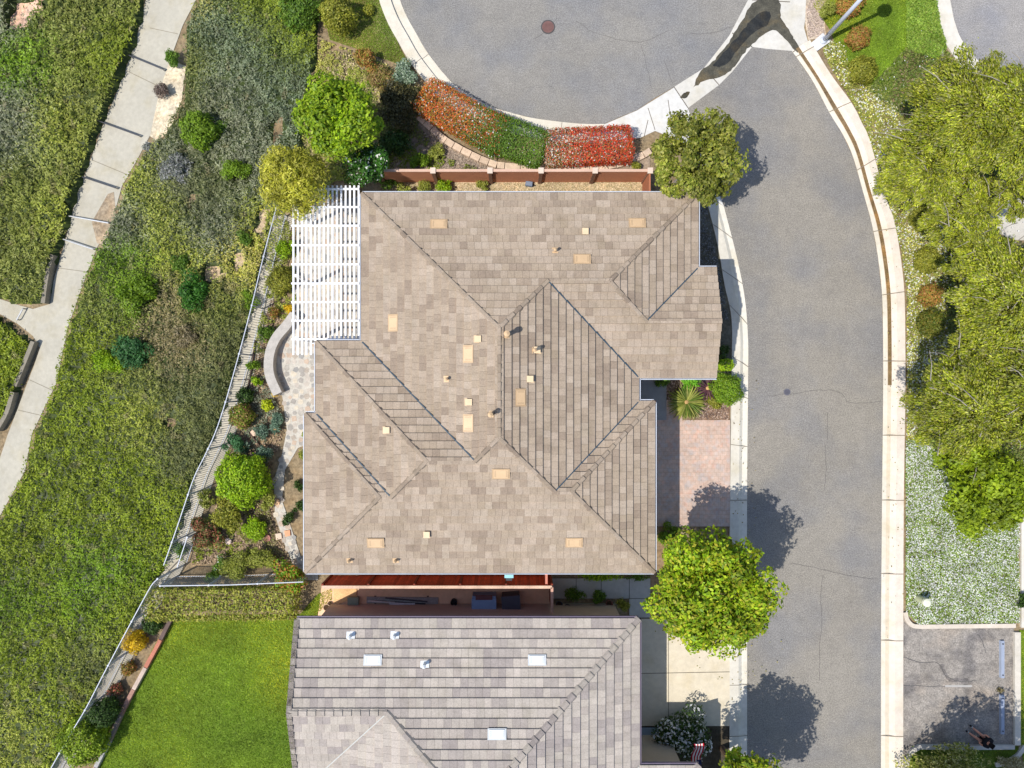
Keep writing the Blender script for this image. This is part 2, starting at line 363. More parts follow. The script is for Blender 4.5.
# front walk of the main house and dark entry
mb = MB(); mb.sheet(wpoly([(625, 370), (666, 370), (666, 420), (681, 420), (681, 400.2), (625, 400)], .09), S(150, 150, 152, .7)) 
mb.v = []; mb.f = []; mb.c = []
mb.sheet(wpoly([(625, 366), (666, 366), (666, 420), (656, 420), (656, 399.8), (625, 399.8)], .099), S(170, 170, 170, .7)); struct('entry_walk', mb, CONC)
# flagstone patio
pat = [(300, 215), (362, 195), (362, 300), (362, 345), (330, 420), (316, 440), (298, 448), (285, 470), (282, 500), (292, 530), (302, 560), (318, 560), (318, 580), (300, 580), (285, 545), (275, 515), (274, 480), (282, 455), (287, 430), (283, 400), (280, 385), (272, 360), (275, 340), (290, 318)]
mb = MB(); mb.sheet(wpoly(pat, .012), S(214, 208, 196, .72))
cells = []
for i in range(30):
    for j in range(68):
        x, y = 270 + i * 6.2 + rnd.uniform(-2, 2), 200 + j * 5.8 + rnd.uniform(-2, 2)
        if inpoly(np.array([x]), np.array([y]), pat)[0]: cells.append((x, y))
for x, y in cells:
    n = rnd.choice((4, 5, 5, 6)); a0 = rnd.uniform(0, 6.3); r = rnd.uniform(2.3, 3.7)
    c = rnd.choice((S(206, 196, 184), S(176, 170, 162), S(222, 210, 190), S(190, 178, 164), S(206, 184, 164), S(166, 164, 160), S(188, 182, 172)))
    mb.sheet(wpoly([(x + r * rnd.uniform(.8, 1.1) * math.cos(a0 + 6.283 * k / n), y + r * rnd.uniform(.8, 1.1) * math.sin(a0 + 6.283 * k / n)) for k in range(n)], .018 + rnd.uniform(0, .006)), c)
struct('flagstone_patio', mb, STONE)
# drainage walk on the slope
PLft = [(150, -12), (146, 0), (135, 45), (117, 92), (105, 120), (88, 167), (77, 195), (65, 242), (54, 279), (50, 304), (33, 309), (15, 304), (0, 299), (-20, 292)]
PLlow = [(-20, 306), (0, 314), (18, 324), (33, 336), (40, 348), (34, 366), (27, 384), (8, 434), (0, 458), (-20, 500)]
PRt = [(200, -12), (196, 0), (183, 25), (172, 55), (163, 88), (153, 130), (136, 162), (122, 186), (114, 215), (97, 248), (85, 279), (68, 327), (65, 342), (56, 384), (32, 434), (25, 471), (0, 516), (-20, 545)]
mb = MB(); mb.sheet(gpoly(PLft + PLlow + PRt[::-1], .006), S(196, 190, 174, .75))
for i, (a, b) in enumerate((((125, 70), (158, 86)), ((92, 160), (128, 175)), ((58, 268), (88, 272)), ((30, 380), (56, 392)), ((18, 410), (44, 416)), ((150, 28), (178, 34)))):
    strip(mb, [G(*a), G(*b)], -.015, .015, .012, S(150, 142, 126))
struct('concrete_path', mb, CONC)
mb = MB(); mb.sheet(gpoly([(160, 90), (170, 60), (186, 66), (182, 100), (170, 130), (158, 142), (150, 136)], .010), S(220, 206, 180, .75))
mb.sheet(gpoly([(92, 222), (108, 194), (114, 192), (116, 214), (104, 246), (97, 243)], .014), S(176, 158, 134, .75)); mb.sheet(gpoly(blobby([(4, 28), (10, 0), (22, -6), (48, -4), (44, 18), (34, 32), (14, 36)]), .012), S(226, 190, 168, .78)); mb.sheet(gpoly(blobby([(198, 280), (205, 262), (222, 262), (235, 240), (262, 200), (275, 196), (262, 240), (248, 290), (225, 285)]), .010), S(216, 192, 160, .75))
struct('bare_soil', mb, SOIL)
# gutter walk below the picket fence
FT = [(276, 208), (262, 262), (252, 304), (240, 350), (226, 400), (215, 433), (204, 457), (193, 480), (176, 530), (160, 574), (151, 586), (135, 615), (120, 643), (103, 675), (86, 708), (68, 738), (51, 768), (30, 805)]
FB = [np.array([P(x, y, 1.5)[0], P(x, y, 1.5)[1], 0]) for x, y in FT]; FBs = smooth_line(FB, 4)
mb = MB(); strip(mb, FBs, -.78, .36, .008, S(204, 196, 178, .75)); struct('drain_walk', mb, CONC)
# planted beds
mb = MB()
mb.sheet(wpoly([(666, 378), (729, 378), (729, 420), (682, 420), (682, 420.2), (666, 420)], .07), S(168, 140, 118, .6)); mb.sheet(wpoly([(690, 200), (704, 192), (717, 245), (724, 285), (731, 320), (731, 378), (690, 378)], .05), S(120, 118, 104, .6))
mb.sheet(wpoly([(628, 526.5), (668, 526.5), (668, 545), (729, 560), (729, 618), (650, 618), (650, 573), (628, 573)], .05), S(176, 150, 118, .6)); mb.sheet(wpoly([(640, 725.5), (729, 725.5), (729, 900), (640, 900)], .05), S(100, 92, 78, .6))
struct('planting_bed', mb, SOIL)
mb = MB(); mb.sheet(wpoly([(385, 183), (650, 181), (650, 200), (385, 200)], .02), S(214, 192, 158, .75)); mb.sheet(wpoly([(420, 110), (450, 142), (500, 166), (560, 170), (650, 150), (650, 181), (385, 183), (380, 165), (400, 120)], .014), S(176, 158, 140, .7))
struct('gravel_bed', mb, SOIL)
mb = MB(); mb.sheet(wpoly([(806, 0), (812, -20), (828, -20), (824, 16), (826, 38), (808, 40), (805, 22)], .012), S(206, 190, 170, .75)); struct('gravel', mb, SOIL)
mb = MB(); mb.sheet(wpoly([(985, 213), (1000, 204), (1020, 194), (1100, 190), (1100, 244), (1015, 240), (1000, 234)], .02), S(214, 208, 196, .7)); struct('concrete_pad', mb, CONC)
# light kerb of the side street
q = smooth_line([P(x, y) for x, y in [(930, -20), (935, 8), (940, 30), (950, 52), (975, 80), (1010, 98), (1080, 110)]], 5)
mb = MB(); strip(mb, q, 0, .74, .06, S(224, 218, 206, .78), .08); struct('curb', mb, CONC)
# kerb round the parking bay
mb = MB(); q = smooth_line([P(x, y) for x, y in [(902, 612), (904, 620), (910, 626.5), (918, 628)]], 4) + [P(960, 627.5), P(1014, 627)]
strip(mb, q, 0, .2, .13, S(226, 214, 198), .15); strip(mb, [P(1013, 631.5), P(1013, 744)], 0.0, .28, .128, S(222, 214, 200), .15)
q = [P(1013, 744), P(960, 744.5), P(922, 744)] + smooth_line([P(x, y) for x, y in [(918, 744), (911, 748), (905, 756), (903, 768), (902, 790)]], 4)
strip(mb, q, -.0, .2, .126, S(210, 204, 196), .15); strip(mb, smooth_line([P(x, y) for x, y in [(1022, 744), (1014, 754), (1003, 760), (994, 762)]], 4), 0, .2, .12, S(216, 208, 198), .14)
strip(mb, [P(1020, 500), P(1020, 627)], 0, .3, .10, S(232, 226, 214), .12)
struct('curb', mb, CONC)

# =====================================================================
#                           VEGETATION
# =====================================================================
def palette(cols, n, k=.72):
    c = np.array([S(*q, k) for q in cols]); i = rng.integers(0, len(cols), n); j = rng.integers(0, len(cols), n); t = rng.uniform(0, 1, n)[:, None]
    return np.clip((c[i] * (1 - t) + c[j] * t) * rng.uniform(.75, 1.2, n)[:, None], 0, .75)
def sample_region(poly, n):
    p = np.array(poly); lo, hi = p.min(0), p.max(0); out = []
    a = rng.uniform(lo, hi, (int(n * 3.2), 2)); a = a[inpoly(a[:, 0], a[:, 1], poly)]
    return a[:n]
def to_ground(px):
    z = np.zeros(len(px))
    for _ in range(8):
        k = (1 - z / H) / 21; x = (px[:, 0] - CX) * k; y = (CY - px[:, 1]) * k; z = gz(x, y)
    return x, y, z
def zone_colors(px, zones, noise_px=9):
    w = np.zeros((len(px), 1)); c = np.zeros((len(px), 3)); q = px + rng.normal(0, noise_px, px.shape)
    for zx, zy, zr, cols in zones:
        wt = np.exp(-((q[:, 0] - zx) ** 2 + (q[:, 1] - zy) ** 2) / (2 * zr * zr))[:, None] ** 3 + 1e-12
        pc = palette(cols, len(px)); c += wt * pc; w += wt
    return c / w
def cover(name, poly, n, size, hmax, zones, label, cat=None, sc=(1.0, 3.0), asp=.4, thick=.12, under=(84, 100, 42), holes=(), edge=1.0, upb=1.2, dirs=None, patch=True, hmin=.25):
    px = sample_region(poly, n); px = px + rng.normal(0, 1.3, px.shape)
    for hp in holes: px = px[~inpoly(px[:, 0], px[:, 1], hp) | (rng.uniform(0, 1, len(px)) < .06)]
    x, y, z0 = to_ground(px); n = len(x)
    def hc(x, y):
        b = .45 * vnoise(x, y, sc[0], 1) + .55 * (1 - np.abs(2 * vnoise(x, y, sc[1], 2) - 1)) * (.5 + .5 * vnoise(x, y, 7, 3)); return hmax * (hmin + (1 - hmin) * b)
    e = .08; h = hc(x, y); gx = (hc(x + e, y) - h) / e; gy = (hc(x, y + e) - h) / e
    nrm = np.stack([-gx, -gy, np.ones(len(x)) * upb], 1); nrm /= np.linalg.norm(nrm, axis=1)[:, None]
    pts = np.stack([x, y, z0 + h - rng.exponential(thick * .6, n if n == len(x) else len(x))], 1)
    Q = leaf_quads(pts, nrm, size, asp, .5, dirs)
    C = zone_colors(px, zones) * 1.5
    if patch: t_ = vnoise(x, y, 1.3, 4); C *= (.8 + .4 * t_)[:, None] * np.array([1.0, 1, .9]); dry = vnoise(x, y, 2.1, 12) > .87; C[dry] = C[dry] * .5 + palette(BRN, dry.sum()) * .7
    C = np.clip(C, 0, .7)
    # the surface below the leaves, following the same swells
    st = .3; wp = np.stack([x, y], 1); X = np.arange(x.min(), x.max() + st, st); Y = np.arange(y.min(), y.max() + st, st)
    XX, YY = np.meshgrid(X, Y); zz = gz(XX, YY); zz = np.asarray(zz); kk = (1 - zz / H) / 21
    ins = inpoly((XX / kk + CX).ravel(), (CY - YY / kk).ravel(), poly).reshape(XX.shape)
    for hp in holes: ins &= ~inpoly((XX / kk + CX).ravel(), (CY - YY / kk).ravel(), hp).reshape(XX.shape)
    ZZ = zz + np.where(ins, hc(XX, YY) - thick * 1.3, -.1); V = np.stack([XX, YY, ZZ], -1).reshape(-1, 3); m = len(X)
    Fq = np.array([(j * m + i, j * m + i + 1, (j + 1) * m + i + 1, (j + 1) * m + i) for j in range(len(Y) - 1) for i in range(m - 1) if ins[j, i] or ins[j + 1, i] or ins[j, i + 1] or ins[j + 1, i + 1]], int)
    if len(Fq):
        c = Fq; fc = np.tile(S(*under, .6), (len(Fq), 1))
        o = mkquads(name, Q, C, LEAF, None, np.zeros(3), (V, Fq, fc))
    else: o = mkquads(name, Q, C, LEAF, None, np.zeros(3))
    tag(o, label, cat, None, 'stuff'); return o
OL = [(132, 140, 66), (112, 122, 54), (150, 154, 86)]; OLD = [(112, 118, 70), (124, 126, 80), (98, 104, 62)]
GRN = [(132, 148, 34), (114, 132, 28), (150, 162, 48)]; YG = [(160, 168, 66), (142, 154, 56), (178, 180, 90)]; GRY = [(134, 138, 112), (156, 158, 138), (112, 120, 92)]
BLU = [(120, 134, 106), (140, 148, 126), (102, 118, 90)]; BRN = [(150, 138, 100), (120, 112, 70), (172, 156, 124)]; VIV = [(120, 152, 30), (136, 166, 40), (100, 132, 26)]
YEL = [(200, 196, 90), (176, 178, 74), (214, 196, 130)]; LIL = [(160, 160, 158), (130, 136, 120)]
zonesL = [(30, 60, 25, VIV), (80, 40, 35, OL), (110, 60, 25, GRN), (20, 130, 30, GRY), (60, 130, 26, YG), (95, 110, 22, OL), (20, 200, 30, OL), (55, 180, 26, OL), (60, 220, 30, YG), (30, 260, 35, OL), (20, 360, 30, GRN), (8, 30, 20, GRY)]
cover('hillside_shrubs', [(-30, -20), (146, -20), (145, 0), (134, 45), (116, 90), (104, 118), (87, 162), (76, 195), (64, 240), (50, 279), (47, 300), (28, 304), (0, 296), (-30, 286)], 52000, .16, .95, zonesL, 'olive green shrub mass on the slope left of the concrete path', 'shrubs', (1.2, 3.0), holes=[[(10, 28), (14, 6), (26, 0), (46, -4), (44, 14), (30, 30), (16, 33)]])
cover('hillside_shrubs', [(-30, 314), (0, 319), (33, 344), (24, 375), (5, 420), (-30, 470)], 9000, .15, .8, zonesL, 'green shrub mass in the corner between the two concrete paths', 'shrubs', (.9, 3.2))
FBp = [(CX + p[0] * 21, CY - p[1] * 21) for p in FB]
zonesM = [(215, 30, 30, BLU), (255, 60, 34, BLU), (285, 40, 26, GRN), (230, 100, 30, GRY), (290, 100, 24, BLU), (190, 60, 22, OL), (205, 8, 12, YEL), (185, 100, 22, OLD), (180, 170, 24, GRY), (140, 180, 20, YG), (200, 190, 28, OLD), (240, 150, 28, GRY),
          (130, 220, 22, GRY), (160, 215, 18, YG), (215, 220, 24, GRY), (250, 255, 16, YEL), (255, 225, 14, YG), (235, 270, 14, YEL), (130, 280, 26, VIV), (105, 300, 20, OL), (175, 260, 20, YG), (170, 300, 22, BRN), (215, 310, 30, OL), (185, 340, 28, BRN), (230, 345, 22, OLD),
          (100, 350, 24, GRN), (130, 375, 18, OL), (75, 400, 24, GRN), (110, 400, 16, GRN), (150, 420, 26, YG), (190, 400, 30, OLD), (175, 450, 20, OLD), (130, 470, 26, GRN), (110, 520, 20, GRN), (50, 480, 30, GRN), (150, 520, 24, GRN), (40, 560, 34, GRN), (90, 580, 34, VIV), (120, 610, 24, GRN), (40, 640, 36, GRN), (90, 660, 22, OL), (60, 700, 30, GRN), (25, 720, 26, YG), (20, 600, 26, VIV), (250, 10, 20, GRN)]
G3 = [(205, -20), (200, 0), (190, 25), (186, 66), (182, 100), (168, 136), (150, 150), (136, 170), (125, 200), (114, 225), (101, 252), (88, 281), (71, 330), (68, 345), (58, 386), (36, 436), (28, 473), (0, 522), (-30, 560), (-30, 830)] + [(x - 9 - (3 if y < 500 else 0), y) for x, y in FBp[::-1]] + [(292, 205), (300, 165), (300, 110), (312, 75), (318, 30), (300, -20)]
cover('slope_ground_cover', [p for p in G3], 170000, .125, .72, zonesM, 'mixed green ground cover filling the slope between path and picket fence', 'ground cover', (1.3, 3.4), hmin=.1, holes=[[(204, 282), (208, 264), (222, 262), (226, 274), (214, 286)], [(232, 262), (240, 246), (248, 262), (238, 272)], [(254, 232), (262, 206), (270, 206), (264, 238)], [(172, 108), (180, 96), (184, 62), (190, 66), (186, 102), (176, 122)], [(188, 196), (196, 192), (200, 200), (190, 204)], [(166, 420), (176, 412), (180, 424), (170, 432)], [(270, 130), (280, 112), (288, 128), (276, 150)]])

# lawns
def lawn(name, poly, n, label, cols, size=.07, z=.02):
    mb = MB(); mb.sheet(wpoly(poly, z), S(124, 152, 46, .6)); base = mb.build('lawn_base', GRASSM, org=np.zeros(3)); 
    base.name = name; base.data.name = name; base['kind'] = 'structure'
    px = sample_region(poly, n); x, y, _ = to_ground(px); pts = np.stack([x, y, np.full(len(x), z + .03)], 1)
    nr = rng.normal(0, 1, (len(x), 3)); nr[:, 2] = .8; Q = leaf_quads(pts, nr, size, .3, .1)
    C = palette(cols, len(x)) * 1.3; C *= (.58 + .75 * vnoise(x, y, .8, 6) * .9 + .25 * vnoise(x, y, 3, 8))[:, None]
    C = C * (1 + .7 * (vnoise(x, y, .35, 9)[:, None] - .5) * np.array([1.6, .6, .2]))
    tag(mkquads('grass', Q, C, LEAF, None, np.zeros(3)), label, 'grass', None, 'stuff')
LG = [(148, 170, 38), (122, 150, 30), (174, 188, 62)]
lawn('lawn', [(172, 616), (300, 614), (318, 594), (332, 588), (332, 604), (318, 612), (300, 700), (310, 800), (60, 800), (96, 768), (108, 745), (130, 700), (152, 650)], 90000, 'mown green lawn beside the grey tiled house', LG)
lawn('lawn', [(812, 5), (828, -20), (925, -20), (928, 20), (900, 60), (890, 95), (868, 88), (840, 60), (830, 30)], 26000, 'bright green lawn around the street lamp', LG)
lawn('lawn', [(345, 0), (385, -20), (384, 5), (400, 48), (415, 75), (400, 65), (360, 50), (330, 40), (320, 0)], 14000, 'dry thin grass beside the cul-de-sac kerb', [(140, 146, 70), (120, 134, 50), (170, 160, 110)])
lawn('lawn', [(1019, 630), (1060, 630), (1060, 768), (1024, 768), (1019, 735)], 9000, 'grass strip right of the parking bay', LG)
SMALLW = 1
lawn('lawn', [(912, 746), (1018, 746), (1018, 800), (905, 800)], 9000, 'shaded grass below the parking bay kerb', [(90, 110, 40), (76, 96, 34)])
# flowering ground covers on the right verge
def flowers(poly, n, label, cols, fcols, nf, h=.18, fs=.1, size=.1, lim=.3, hole=None):
    px = sample_region(poly, n)
    if hole: px = px[~inpoly(px[:, 0], px[:, 1], hole)]
    px = px + 0; x, y, _ = to_ground(px); hh = h * (.4 + .6 * vnoise(x, y, 2.5, 3)) * rng.uniform(.4, 1, len(x))
    Q = leaf_quads(np.stack([x, y, hh], 1), np.tile([0, 0, 1.], (len(x), 1)), size, .45, .5); C = palette(cols, len(x))
    px = sample_region(poly, nf); x, y, _ = to_ground(px); keep = vnoise(x, y, 1.6, 5) + rng.uniform(-.3, .3, len(x)) > lim; x, y = x[keep], y[keep]
    hh = h * (.3 + .6 * vnoise(x, y, 2.5, 3)) * rng.uniform(.6, 1.1, len(x)) + .02; Q2 = leaf_quads(np.stack([x, y, hh], 1), np.tile([0, 0, 1.], (len(x), 1)), fs, .85, .35); C2 = palette(fcols, len(x), .9)
    tag(mkquads('ground_cover', np.vstack([Q, Q2]), np.vstack([C, C2]), LEAF, None, np.zeros(3)), label, 'ground cover', None, 'stuff')
WH = [(250, 250, 248), (235, 240, 235), (250, 246, 225)]
flowers([(905, 440), (930, 440), (960, 500), (1018, 510), (1018, 622), (918, 624), (905, 612)], 34000, 'white flowering ground cover above the parking bay', [(160, 186, 92), (180, 200, 112), (134, 164, 70)], WH, 14000, .16, .06, lim=.02)
flowers([(828, 40), (842, 45), (850, 68), (858, 85), (880, 85), (905, 120), (920, 200), (946, 230), (948, 340), (925, 440), (906, 440), (906, 290), (900, 250), (884, 190), (864, 128), (850, 100), (828, 65), (822, 50)], 22000, 'yellow and white flowering ground cover along the right kerb', [(170, 180, 70), (150, 166, 60), (200, 196, 100)], WH + [(240, 230, 120), (236, 222, 90)], 7500, .15, .075)
flowers([(866, 90), (895, 60), (930, 20), (945, 50), (952, 62), (1060, 125), (1060, 520), (1010, 505), (960, 480), (925, 440), (946, 340), (946, 230), (925, 200), (905, 120)], 60000, 'low green ground cover beneath the large trees on the right', [(120, 140, 56), (96, 118, 44), (150, 156, 80)], WH, 1500, .25, .06, .13, hole=[(984, 214), (1000, 203), (1020, 192), (1100, 188), (1100, 246), (1015, 242), (998, 236)])
flowers([(905, -20), (932, -20), (938, 20), (945, 50), (935, 60), (905, 50)], 12000, 'clipped green ground cover beside the side street kerb', [(150, 184, 60), (120, 160, 50), (176, 200, 84)], [(180, 190, 100)], 200, .3, .06, .1)
def pebbles(poly, n, label, cols, z=.03, size=.05):
    px = sample_region(poly, n); x, y, _ = to_ground(px)
    tag(mkquads('gravel_stones', leaf_quads(np.stack([x, y, np.full(len(x), z)], 1), np.tile([0, 0, 1.], (len(x), 1)), size, .8, .3), palette(cols, len(x)), STONE, None, np.zeros(3)), label, 'gravel', None, 'stuff')
pebbles([(666, 380), (728, 380), (728, 419), (666, 419)], 2600, 'brown bark mulch in the bed above the paver driveway', [(190, 160, 140), (120, 96, 84), (220, 196, 176), (90, 72, 66)], .085, .07)
pebbles([(691, 205), (704, 196), (722, 285), (728, 320), (691, 320)], 2400, 'dark pebbles in the shaded bed beside the house', [(150, 150, 150), (90, 92, 96)], .07, .06)
pebbles([(388, 184), (648, 182), (648, 196), (388, 196)], 5000, 'tan gravel between the brown fence and the house', [(230, 212, 176), (200, 180, 140), (180, 166, 120)], .04, .06)
pebbles([(420, 130), (450, 145), (500, 170), (560, 173), (560, 181), (400, 181), (425, 150)], 4000, 'grey brown mulch behind the block edging', [(170, 150, 136), (130, 116, 104), (196, 180, 160)], .04, .07)
pebbles([(808, 38), (806, 10), (815, -10), (826, 0), (823, 18), (824, 36)], 1500, 'pinkish gravel beside the lamp post', [(220, 200, 184), (180, 160, 146)], .04, .07)
pebbles([(262, 560), (190, 565), (215, 510), (240, 430), (262, 330), (270, 300), (290, 300), (276, 330), (268, 380), (285, 430), (270, 470), (274, 520), (290, 560)], 6000, 'soil and leaf litter in the terraced back garden', [(190, 160, 130), (140, 116, 92), (110, 92, 74), (216, 190, 160)], .03, .08)
mbb = None
pebbles([(315, 75), (330, 50), (380, 60), (430, 95), (420, 120), (400, 160), (385, 180), (310, 180), (300, 150), (305, 100)], 9000, 'dry litter and low weeds between trees above the pergola', [(190, 180, 110), (150, 150, 70), (210, 190, 150), (120, 110, 80)], .05, .1)

def foliage_pts(c, rx, ry, rz, n, lumps=.18, fill=.25, flat=0.0):
    d = rng.normal(0, 1, (n, 3)); d /= np.linalg.norm(d, axis=1)[:, None]; d[:, 2] = np.abs(d[:, 2]) * np.where(rng.uniform(0, 1, n) < .3, -1, 1)
    ph = rng.uniform(0, 6, 6); l = 1 + lumps * (np.sin(d[:, 0] * 5 + ph[0]) * np.sin(d[:, 1] * 5 + ph[1]) + .6 * np.sin(d[:, 0] * 11 + ph[2]) * np.sin(d[:, 2] * 9 + ph[3] + d[:, 1] * 8))
    r = l * np.where(rng.uniform(0, 1, n) < fill, rng.uniform(.55, 1, n), rng.uniform(.9, 1.04, n))
    return c + d * r[:, None] * np.array([rx, ry, rz]), d
def bush(px, py, rp, h, cols, label, cat='bush', size=.1, dens=1.0, ryp=None, fl=None, flf=0, name='shrub', lumps=.24, asp=.5, group=None, z0=None, rot=0, boxy=False, grad=None):
    g = G(px, py, h * .55); z = float(gz(g[0], g[1])) if z0 is None else z0
    k = (1 - (z + h * .6) / H) / 21; rx = rp * k; ry = (ryp or rp) * k
    n = int(dens * 2.2 * math.pi * max(rx * ry, .02) * (1 + h / max(rx, .2) * .6) / (size * size * asp * .5)) + 40; n = min(n, 60000)
    c = np.array([g[0], g[1], z + h * .48])
    if any(w in label for w in ('round', 'ball', 'dome', 'golden')): lumps = .17
    pts, d = foliage_pts(np.zeros(3), rx, ry, h * .52, n, lumps)
    if not boxy and not any(w in label for w in ('round', 'ball', 'dome', 'golden')):
        ns_ = 5 + int(rx * 12); cl_ = rng.normal(0, 1, (ns_, 3)); cl_ /= np.linalg.norm(cl_, axis=1)[:, None]; cl_[:, 2] = np.abs(cl_[:, 2]); w_ = rng.integers(0, ns_, n)
        rr_ = rng.uniform(.35, .95, (ns_, 1)); pts = (cl_ * rr_)[w_] * np.array([rx, ry, h * .5]) + d * np.array([rx, ry, h * .45]) * (rng.uniform(.22, .48, (ns_, 1)))[w_] * rng.uniform(.8, 1.1, n)[:, None]
    if boxy:
        q = rng.uniform(-1, 1, (n, 3)); q[:, 2] = np.abs(q[:, 2]); side = rng.uniform(0, 1, n) < h * (rx + ry) / (h * (rx + ry) + rx * ry * 1.6)
        q[~side, 2] = 1; m_ = rng.uniform(0, 1, n) < ry / (rx + ry); ii = np.arange(n); ax_ = np.where(m_, 0, 1); q[ii[side], ax_[side]] = np.sign(q[ii[side], ax_[side]])
        corner = np.maximum(0, np.linalg.norm(np.stack([np.maximum(0, np.abs(q[:, 0]) * rx - rx + .4), np.maximum(0, np.abs(q[:, 1]) * ry - ry + .4)], 1), axis=1) - .4)
        d = q * np.where(np.abs(q) > .98, 1, .15); d /= np.linalg.norm(d, axis=1)[:, None]
        pts = q * np.array([rx, ry, h * .52]); pts[:, 2] -= rng.exponential(.04, n) + corner * 1.0; pts[:, :2] *= (1 - corner[:, None] * .4 / max(rx, ry)) * rng.normal(1, .03, n)[:, None]
    if rot: ca, sa = math.cos(rot), math.sin(rot); pts = np.stack([pts[:, 0] * ca - pts[:, 1] * sa, pts[:, 0] * sa + pts[:, 1] * ca, pts[:, 2]], 1)
    pts = pts + c; C = palette(cols, n) * 1.25; pts = pts + rng.normal(0, .035, pts.shape)
    Q = leaf_quads(pts, d + [0, 0, .3], size, asp, .6)
    if grad is not None:
        u_ = (pts - c) @ np.array([math.cos(rot), math.sin(rot), 0]) / rx; g_ = rng.uniform(-.5, .5, n) + u_ * (1 if grad[1] > 0 else -1) > abs(grad[1]); C[g_] = palette(grad[0], g_.sum()) * 1.15
    if fl is not None:
        m = rng.uniform(0, 1, n) < flf; m &= d[:, 2] > -.1; C[m] = palette(fl, m.sum(), .9)
        if 'rose bush' in label: cq = Q[m].mean(1, keepdims=True); Q[m] = cq + (Q[m] - cq) * 1.5 + [0, 0, .08]
    rt = root(name, label, cat, (g[0], g[1], z), group)
    mkquads('foliage', Q, C, LEAF, rt)
    mb = MB()
    for i in range(3):
        a = rnd.uniform(0, 6.3); mb.tube([(g[0], g[1], z - .03), (g[0] + .15 * rx * math.cos(a), g[1] + .15 * ry * math.sin(a), z + h * .3), (g[0] + .5 * rx * math.cos(a), g[1] + .5 * ry * math.sin(a), z + h * .7)], [.03, .022, .01], S(110, 90, 70), 5)
    mb.build('stem', BARK, rt)
    return rt
def tree(px, py, rp, zc, rz, cols, label, size=.14, nclump=46, per=420, name='tree', cl=.36, fl=None, flf=0, asp=.55, dirs=None, ryp=None, barkc=(120, 100, 84), branches=9, jit=.5, low=.2, base=None, twigs=0, fuzz=0.0):
    c = P(px, py, zc); k = (1 - zc / H) / 21; rx = rp * k; ry = (ryp or rp) * k
    rt = root(name, label, 'tree', (c[0], c[1], 0.0))
    if base is not None: b = P(*base)
    else: b = np.array([c[0], c[1], 0.])
    ORG[rt.name] = np.array([b[0], b[1], 0]); rt.location = ORG[rt.name]
    cents = []
    for i in range(nclump):
        a = i * 2.39996 + rnd.uniform(-.3, .3); rr = math.sqrt((i + .5) / nclump) * rnd.uniform(.86, 1.04); rr = min(rr, 1.0) * (1 - cl * .55)
        top = math.sqrt(max(0, 1 - rr * rr)); zz = zc + rz * (rnd.uniform(low, 1) if rnd.random() < .7 else rnd.uniform(-.6, .3)) * top
        cents.append(np.array([c[0] + rx * rr * math.cos(a), c[1] + ry * rr * math.sin(a), zz]))
    pts = []; ns = []; cc = []; ds = []
    for q in cents:
        r = cl * (rx + ry) / 2 * rnd.uniform(.55, 1.1); n = int(per * rnd.uniform(.6, 1.2))
        p, d = foliage_pts(q, r, r, r * .62, n, .25, .45); pts.append(p); ns.append(d)
        cc.append(palette(cols, n) * rnd.uniform(.68, 1.2))
        if dirs is not None:
            t = np.array([*(q - c)[:2], rnd.uniform(-.2, .5)]); t = t / (np.linalg.norm(t) + 1e-6) + np.array(dirs); ds.append(np.tile(t, (n, 1)))
    pts = np.vstack(pts); ns = np.vstack(ns); pts = pts + rng.normal(0, 1, pts.shape) * (fuzz * rng.exponential(1, (len(pts), 1)) + 1e-6); C = np.clip(np.vstack(cc), 0, .8)
    if fl is not None: m = (rng.uniform(0, 1, len(pts)) < flf) & (ns[:, 2] > 0); C[m] = palette(fl, m.sum(), .85)
    Q = leaf_quads(pts, ns + [0, 0, .5], size, asp, jit, np.vstack(ds) if ds else None)
    mkquads('crown', Q, C, LEAF, rt)
    mb = MB(); bc = S(*barkc, .7); fork = b * .4 + np.array([c[0], c[1], zc]) * .6; fork[2] = max(.8, zc - rz * .9) * .8; tr = .035 * rx + .05
    mb.tube([b - [0, 0, .1], b * .6 + fork * .4 + [rnd.uniform(-.08, .08), 0, 0], fork], [tr * 1.3, tr, tr * .85], bc, 10)
    for i in range(branches):
        q = cents[(i * len(cents)) // branches + rnd.randint(0, 1) if i < branches - 1 else -1]
        mid = fork * .5 + q * .5 + np.array([rnd.uniform(-.2, .2), rnd.uniform(-.2, .2), .15])
        mb.tube([fork - [0, 0, .1], mid, q], [tr * .6, tr * .35, tr * .12], bc, 6)
        for kx in range(3):
            e = q + np.array([rnd.uniform(-1, 1), rnd.uniform(-1, 1), rnd.uniform(-.1, .5)]) * cl * rx * 1.1
            mb.tube([mid * .4 + q * .6, e], [tr * .22, tr * .07], bc, 5)
    for i in range(twigs):
        q = rnd.choice(cents); a = rnd.uniform(0, 6.3); L = rnd.uniform(.4, 1.1); s_ = q + np.array([rnd.uniform(-.5, .5), rnd.uniform(-.5, .5), cl * rx * .45]); e = s_ + np.array([L * math.cos(a) - .3, L * math.sin(a) + .2, rnd.uniform(-.05, .15)])
        mb.tube([s_, (s_ + e) / 2 + [.05, .04, .03], e], [.022, .016, .008], tuple(np.array(bc) * rnd.uniform(.8, 1.2)), 5)
    mb.build('trunk', BARK, rt); return rt

